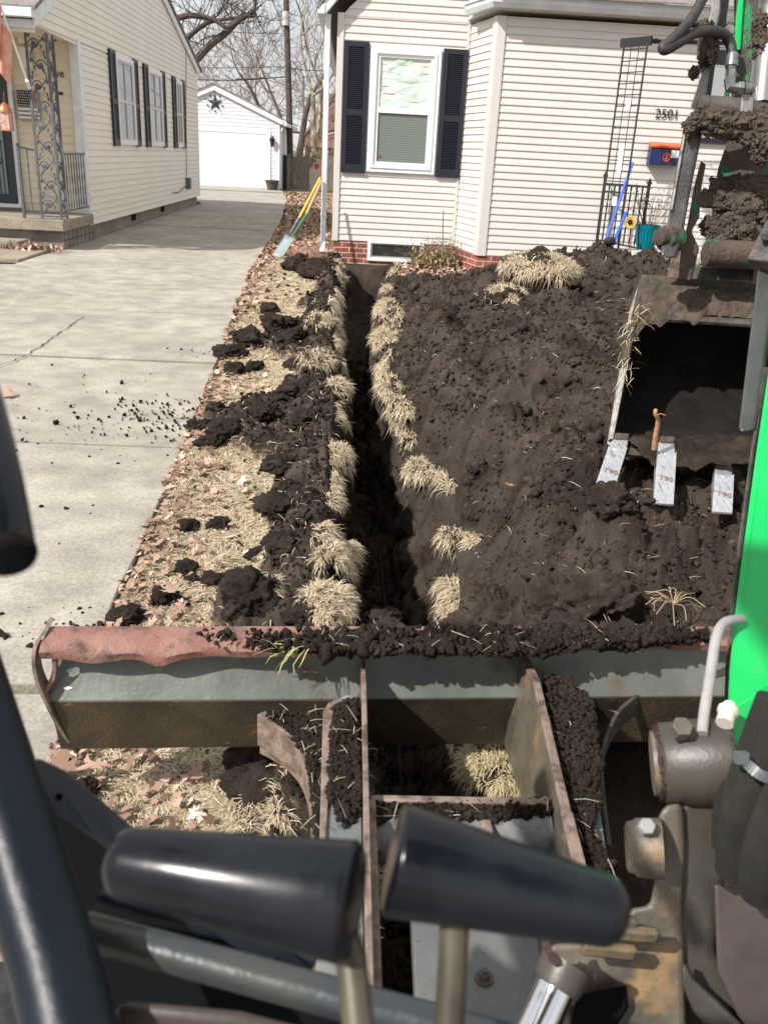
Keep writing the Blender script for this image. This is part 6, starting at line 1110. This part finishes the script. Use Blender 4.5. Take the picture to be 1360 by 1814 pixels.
# ---- bucket
BK = MB(); 
mt_l, mt_r = dp(1120, 556, 2.86), dp(1420, 575, 2.86); lp_l, lp_r = dp(1076, 786, 2.62), dp(1400, 835, 2.62); tb_l, tb_r = dp(1140, 488, 2.98), dp(1440, 505, 2.98)
ax = (mt_r-mt_l).normalized(); mouth = (lp_l-mt_l); back = (V(.36, 1, -.30)).normalized(); Wd = (lp_r-lp_l).length
def bprof(k):                                        # k 0..1 from lip, round the back, to the top of the mouth
    a = k*math.pi; return lp_l+(mt_l-lp_l)*(.5-.5*math.cos(a))+back*.36*math.sin(a)**.8
NB = 26; th = .012; L_ = [bprof(i/NB) for i in range(NB+1)]
ctr = lp_l.lerp(mt_l, .5)+back*.12
vs = []
for p in L_:
    o_ = (p-ctr).normalized()*th; vs += [p, p+ax*Wd, p+ax*Wd+o_, p+o_]
BK.add(vs, [(i*4+j, i*4+(j+1) % 4, (i+1)*4+(j+1) % 4, (i+1)*4+j) for i in range(NB) for j in range(4)]+[(0, 1, 2, 3), tuple(NB*4+j for j in (3, 2, 1, 0))]); bk = BK.build('bucket', M['bucket_in_shade'], EXC, smooth=True, angle=50)
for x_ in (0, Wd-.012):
    s = MB(); s.prism([p+ax*x_ for p in L_], ax*.012); s.build('side_plate', M['bucket_in_shade'], bk)
s = MB(); s.prism([lp_l-ax*.004, lp_l-ax*.004-V(0, .014, 0), mt_l-ax*.004-V(0, .02, -.02), tb_l-ax*.0, tb_l+V(0, .03, 0)-ax*0, mt_l+V(0, .03, 0)-ax*.004], ax*.014); s.build('side_edge', M['bucket_edge'], bk, bevel=.003)
s = MB(); s.prism([mt_l-ax*.009-V(0, .022, -.02)+mouth*.46, mt_l-ax*.009-V(0, .022, -.02), tb_l-ax*.003-V(0, .01, 0), tb_l-ax*.003+V(0, .03, 0), mt_l-ax*.009+V(0, .03, 0)+mouth*.46], ax*.020); s.build('muddy_edge', M['bucket_mud'], bk, bevel=.004)
s = MB(); s.prism([mt_l-V(0, .02, 0), mt_l+V(0, .03, 0), tb_l+V(0, .04, 0), tb_l-V(0, .01, 0)], ax*Wd); tp = s.build('top_band', M['bucket_mud'], bk, bevel=.008)
s = MB(); s.tube([mt_l+ax*.06-V(0, .018, .006), mt_l+ax*(Wd)-V(0, .018, .006)], .012, 8); s.build('top_lip', M['dirtysteel'], bk, smooth=True)
s = MB(); s.prism([dp(1200, 470, 2.92), dp(1360, 478, 2.92), dp(1360, 500, 2.90), dp(1205, 494, 2.90)], (0, .05, 0)); s.build('hanger_bar', M['dirtysteel'], bk, bevel=.006)
pprism('ear', [(1192, 440, 2.88), (1206, 438, 2.88), (1215, 495, 2.90), (1180, 492, 2.90)], 2.9, .03, M['arm_edge'], bk, .003)
pprism('ear', [(1336, 470, 2.88), (1350, 440, 2.88), (1362, 440, 2.88), (1350, 505, 2.90), (1330, 503, 2.90)], 2.9, .03, M['red_rust'], bk, .003)
s = MB(); s.prism([lp_l, lp_l-mouth.normalized()*-.03-V(0, .02, 0), lp_l-V(0, .035, .012), lp_l-V(0, .03, .03)], ax*Wd); s.build('cutting_lip', M['bucket_mud'], bk, bevel=.003)
# soil packed on the bucket floor
g_ = 150; gu, gv = np.meshgrid(np.linspace(0.0, .99, g_), np.linspace(-.22, 1, g_)); gv = np.where(gv < 0, gv*np.clip((gu-.10)*6, .05, 1), gv); base = np.array(tuple(lp_l)); A_ = np.array(tuple(ax))*Wd; B_ = np.array(tuple(back))*.33
zz = .004+.035*gv+np.where(gv < 0, .30*gv, 0)*(1+.25*vn(gu*9, gu*0, 299))+.10*np.clip(gu-.45, 0, 1)*(1-gv)*1.0+.010*fbm(gu*7, gv*6, 301, 4)+.5*lumps(gu*.6, gv*.4, .05, 303)+.5*lumps(gu*.6, gv*.4, .02, 305)
mu = np.array(tuple((mt_l-lp_l).normalized())); PG = base+gu[..., None]*A_+(gv[..., None]-.06)*B_+zz[..., None]*mu
tag(npmesh('soil_in_bucket', PG, gridfaces(g_, g_), M['soil_damp_dim']), 'damp soil, darkened for shade, packed on the floor of the bucket behind the teeth', 'soil')
g1 = 120; gu, gv = np.meshgrid(np.linspace(0, 1, g1), np.linspace(0, 1, 24)); nn_ = np.array(tuple((ax.cross(mouth)).normalized())); nn_ = nn_ if nn_[1] < 0 else -nn_
pa = np.array(tuple(mt_l)); pb = np.array(tuple(tb_l)); hang = np.clip(.35+.9*fbm(gu[0]*6, gu[0]*0, 311, 3), 0.0, 1.1)+np.clip(1-gu[0]*7, 0, 1)*1.0
PG = pa+gu[..., None]*A_+(gv[..., None])*(pb-pa)*.72-(1-gv[..., None])*np.repeat(hang[None, :, None], 24, 0)*np.array(tuple(mouth.normalized()))*-.075+nn_*(.012+.018*(np.sin(gv*3.1)[..., None])+.3*lumps(gu*.6, gv*.15, .03, 313)[..., None]+.3*lumps(gu*.6, gv*.15, .013, 314)[..., None])
tag(npmesh('mud_on_bucket', PG, gridfaces(24, g1), M['bucket_mud']), 'ragged mud hanging from the top edge of the bucket mouth', 'mud')
n = 90; pz_ = np.array(tuple(mt_l))+rng.random((n, 1))*np.array(tuple(mouth))*.6-rng.random((n, 1))*0+rng.normal(size=(n, 3))*.012+np.array([0, -.03, .03]); a = rng.random(n)*6.28; d = unit(np.stack([np.cos(a)*.6, -.4+rng.normal(size=n)*.3, np.sin(a)], 1)); tag(blades('straw_bits', pz_, d, rng.uniform(.02, .065, n), np.full(n, .0022), rng.uniform(0, .5, n), M['straw'], shift=.15), 'straw caught on the upper left corner of the bucket', 'straw', kind='stuff')
# teeth
tdat = [((1092, 800, 2.58), (1067, 873, 2.40), 34, 'T90'), ((1178, 808, 2.56), (1175, 890, 2.38), 34, 'T90'), ((1279, 848, 2.52), (1279, 905, 2.38), 34, 'T90'), ((1382, 868, 2.5), (1388, 925, 2.36), 34, None)]
for (bx_, tx_, wpx, txt) in tdat:
    A = dp(*bx_); B = dp(*tx_); d = (B-A).normalized(); sdv = ax; nrm = d.cross(sdv).normalized(); nrm = nrm if nrm.dot(CO-A) > 0 else -nrm; hw = wpx/2*2.5/FPX; L = (B-A).length
    s = MB(); hub = A-d*.06
    s.prism([hub-sdv*hw*.9-nrm*.02, hub+sdv*hw*.9-nrm*.02, A+sdv*hw*.95+d*.012-nrm*.02, A-sdv*hw*.95+d*.012-nrm*.02], nrm*.034); th_ = s.build('bucket_tooth', M['tooth'], bk, bevel=.005)
    s = MB(); s.prism([hub-d*.02-sdv*hw*.8, hub-d*.02+sdv*hw*.8, hub+d*.012+sdv*hw*.75, hub+d*.012-sdv*hw*.75], nrm*.022); s.build('adapter', M['bucket_mud'], th_, bevel=.004)
    s = MB(); top = [A+d*.004+sdv*hw*g2+d*(.022*(1-(g2)**2)) for g2 in (-1, -.75, -.5, -.25, 0, .25, .5, .75, 1)]
    up_ = [p+nrm*.020 for p in top]; tipw = 1.0
    tip = [A+d*(L+.0)+sdv*hw*g2+nrm*(-.004) for g2 in (1, -1)]; tipb = [p-nrm*.006 for p in tip]; lowb = [A+d*.004+sdv*hw*g2-nrm*.02 for g2 in (1, -1)]
    vs = up_+tip+tipb+lowb; nU = len(up_)
    # faces: top, bottom, ends
    s.add(vs, [tuple(range(nU))+(nU, nU+1), (nU+1, nU, nU+2, nU+3), (nU+3, nU+2, nU+4, nU+5), (nU-1, nU+4, nU+2, nU), (0, nU+1, nU+3, nU+5), tuple(range(nU-1, -1, -1))+(nU+5, nU+4)])
    s.build('tooth_tip', M['tooth'], th_)
    if txt:
        zc = nrm; yc = -d; nv = (up_[4]-tip[0]).cross(sdv).normalized(); nv = nv if nv.dot(nrm) > 0 else -nv; yv = (up_[4]-(tip[0]+tip[1])/2).normalized(); xv = yv.cross(nv)
        Rm = Matrix((xv, yv, nv)).transposed(); c = (up_[4]*.52+(tip[0]+tip[1])/2*.48)+nv*.0006-xv*.019-yv*.012
        textmesh('stamp', txt, .026, c, Rm, mat('stamped rust %s' % len(s.v)+str(bx_[0]), (.22, .08, .06), .7), th_, .0004)
s = MB(); s.tube(curve([dp(1158, 796, 2.52), dp(1161, 770, 2.50), dp(1165, 745, 2.48), dp(1160, 733, 2.46), dp(1161, 725, 2.46)], 5), [.008-.00015*i for i in range(21)], 8); s.tube(curve([dp(1161, 738, 2.46), dp(1168, 733, 2.46), dp(1178, 736, 2.46)], 4), .0015, 4); tag(s.build('tree_root', mat('orange root', (.28, .13, .065), .8, c2=(.45, .26, .14), scale=40), None, smooth=True), 'broken orange root standing up between the left and middle bucket teeth', 'root')
# ---- levers
def lever(A, rA, Bp, rB, roundA, stem, label_flat):
    t = dp(*A); u_ = dp(*Bp); L = (u_-t).length; d = (u_-t)/L; pr = []
    if roundA: pr = [(0, .05*rA)]+[(rA*.75*(1-math.cos(k/8*math.pi/2))/L, rA*math.sin(k/8*math.pi/2)) for k in range(1, 9)]
    pr.append((.97, rB)); pr.append((.985, rB*.98)); pr.append((1.0, rB*.90)); pr.append((1.001, .3*rB))
    s = MB(); s.lathe(stem[0], stem[-1], [(0, .0001), (1, .0001)], 4); s = MB(); s.tube(stem, .0072, 18); lv = s.build('control_lever', M['stem'], EXC, smooth=True)
    s = MB(); s.lathe(t, u_, pr, 48); s.build('grip', M['grip'], lv, smooth=True, angle=45); return lv
lever((192, 1524, .42), .0172, (628, 1598, .395), .0262, True, [dp(600, 1620, .41), dp(622, 1700, .40), dp(640, 1870, .385)], 0)
s = MB(); 
lever((1112, 1622, .42), .0168, (694, 1520, .42), .0262, True, [dp(806, 1600, .425), dp(802, 1700, .42), dp(792, 1870, .41)], 0)
# ---- canopy frame and guard rails at the left
s = MB(); s.tube([dp(-270, 500, .68), dp(-70, 1180, .60), dp(95, 1700, .50), dp(150, 1930, .46)], [.028, .0262, .0245, .024], 28); po = s.build('canopy_post', M['frame'], EXC, smooth=True)
fb = [(62, 1342, .60), (112, 1366, .60), (232, 1468, .59), (400, 1595, .57), (546, 1716, .555), (500, 1742, .545), (330, 1620, .55), (160, 1482, .56), (66, 1420, .575)]
pprism('brace_bar', fb, .58, .006, M['frame'], EXC, .002)
s = MB()
for x, y, t_ in ((105, 1412, .5775), (490, 1703, .546)): q = dp(x, y, t_); s.cyl(q, q-(q-CO).normalized()*.001, .0026, n=14)
s.build('bolt_hole', M['dark'], EXC)
s = MB(); s.tube([dp(150, 1648, .55), dp(520, 1748, .53), dp(900, 1850, .51)], .0115, 20); s.build('guard_tube', M['frame_tube'], EXC, smooth=True)
s = MB(); s.tube([dp(180, 1600, .60), dp(420, 1640, .58), dp(560, 1700, .57)], .0095, 16); s.build('guard_tube', M['frame'], EXC, smooth=True)
pprism('dark_floor_panel', [(60, 1400, .66), (210, 1490, .66), (420, 1640, .64), (560, 1730, .62), (900, 1860, .60), (900, 2000, .60), (60, 2000, .60)], .6, .02, M['dark'], EXC, .003)  # near-black panel that fills the gap behind the brace bar
pprism('toe_board', [(200, 1770, .50), (420, 1790, .50), (620, 1840, .50), (620, 1900, .50), (180, 1900, .50)], .5, .02, M['cast_brown'], EXC, .01)
s = MB(); L_ = [dp(-90, 560, .42), dp(-40, 730, .40), dp(-12, 850, .385), dp(8, 960, .375), dp(12, 990, .37)]; s.tube(curve(L_, 8), [.0125]*28+[.0130, .0128, .0115, .009, .004], 24); s.build('grab_handle', M['grip'], EXC, smooth=True)
s = MB(); s.box((-.62, -1.0, 2.25), (.95, .30, 2.30)); s.build('unseen_canopy_roof', M['frame'], EXC, bevel=.02)  # unseen roof plate, added to give dark reflections from overhead
# straw pieces and single leaves
for i, (x, y, z, sz, lb) in enumerate(((903, 866, .40, .030, 'single tan oak leaf lying on the soil heap'), (355, 968, .06, .045, 'large pink brown leaf on straw below the two matching clods'), (1082, 1268, .41, .018, 'pale crumpled leaf on the soil of the right push arm'), (170, 1362, .05, .045, 'large pale curled leaf seen below the left end of the blade'), (112, 1362, .05, .045, 'rust brown leaf at the driveway corner below the blade'), (500, 877, .14, .022, 'small pink leaf on the dark spoil left of the trench'), (712, 492, .03, .05, 'orange leaf at the far right corner of the trench'), (300, 1050, .06, .035, 'rust red leaf beside the large clod on leaves'), (15, 700, .03, .05, 'pale leaf on the concrete at the left edge'), (318, 738, .03, .035, 'pink brown leaf at the driveway edge near the middle spoil fan'))):
    p = oz(x, y, z); o = leaves('oak_leaf', np.array([[0, 0, .012]]), np.array([sz]), .8, .3); o.location = p; tag(o, lb, 'leaf', 'single fallen leaves')
# pipe in the trench, twigs and roots
s = MB(); s.tube(curve([V(.24, .9, -.585), V(.245, 2.0, -.59), V(.235, 3.0, -.58), V(.22, 4.5, -.585), V(.19, 6.5, -.59)], 8), .011, 8); tag(s.build('buried_pipe', mat('dark pipe', (.03, .028, .026), .35, c2=(.012, .011, .01), scale=9), None, smooth=True), 'thin dark pipe lying along the floor of the trench', 'pipe')
random.seed(44)
for (x, y, z, w_, nn, lb) in ((1050, 1175, .36, 110, 9, 'splayed pale roots lying on the heap'), (1190, 1080, .46, 110, 9, 'tangle of pale roots on the heap near the grey pipe'), (1240, 790, .56, 90, 8, 'pale roots among soil beside the right bucket tooth'), (1020, 585, .5, 60, 5, 'wisps of straw on the heap left of the bucket')):
    c = oz(x, y-95 if y == 1175 else y, z); k = w_*(c-CO).dot(Fw)/FPX/2; s = MB(); nn = nn*2
    for i in range(nn):
        a = random.random()*6.28; e = c+V(math.cos(a)*k*random.uniform(.5, 1), math.sin(a)*k, random.uniform(-.01, .03)); s.tube(curve([c+V(0, 0, .015), c.lerp(e, .5)+V(random.gauss(0, .01), random.gauss(0, .01), .025), e], 4), [.0011]*9, 4)
    tag(s.build('loose_roots', M['straw'], None), lb, 'roots')
n = 900; Yc = logy(n, 1.75, 9); Xc = ip(Yc, XR)+rng.random(n)*(.3+.34*Yc); a = rng.random(n)*6.28; d = unit(np.stack([np.cos(a), np.sin(a), rng.uniform(-.05, .5, n)], 1))
tag(blades('straw_bits', np.stack([Xc, Yc, pileheight(Xc, Yc)+.004], 1), d, rng.uniform(.012, .05, n)*(.6+.15*Yc), .0009+.0004*Yc, rng.uniform(0, .5, n), M['straw'], shift=.1), 'thin straw and rootlets scattered over the soil heap', 'straw', kind='stuff')
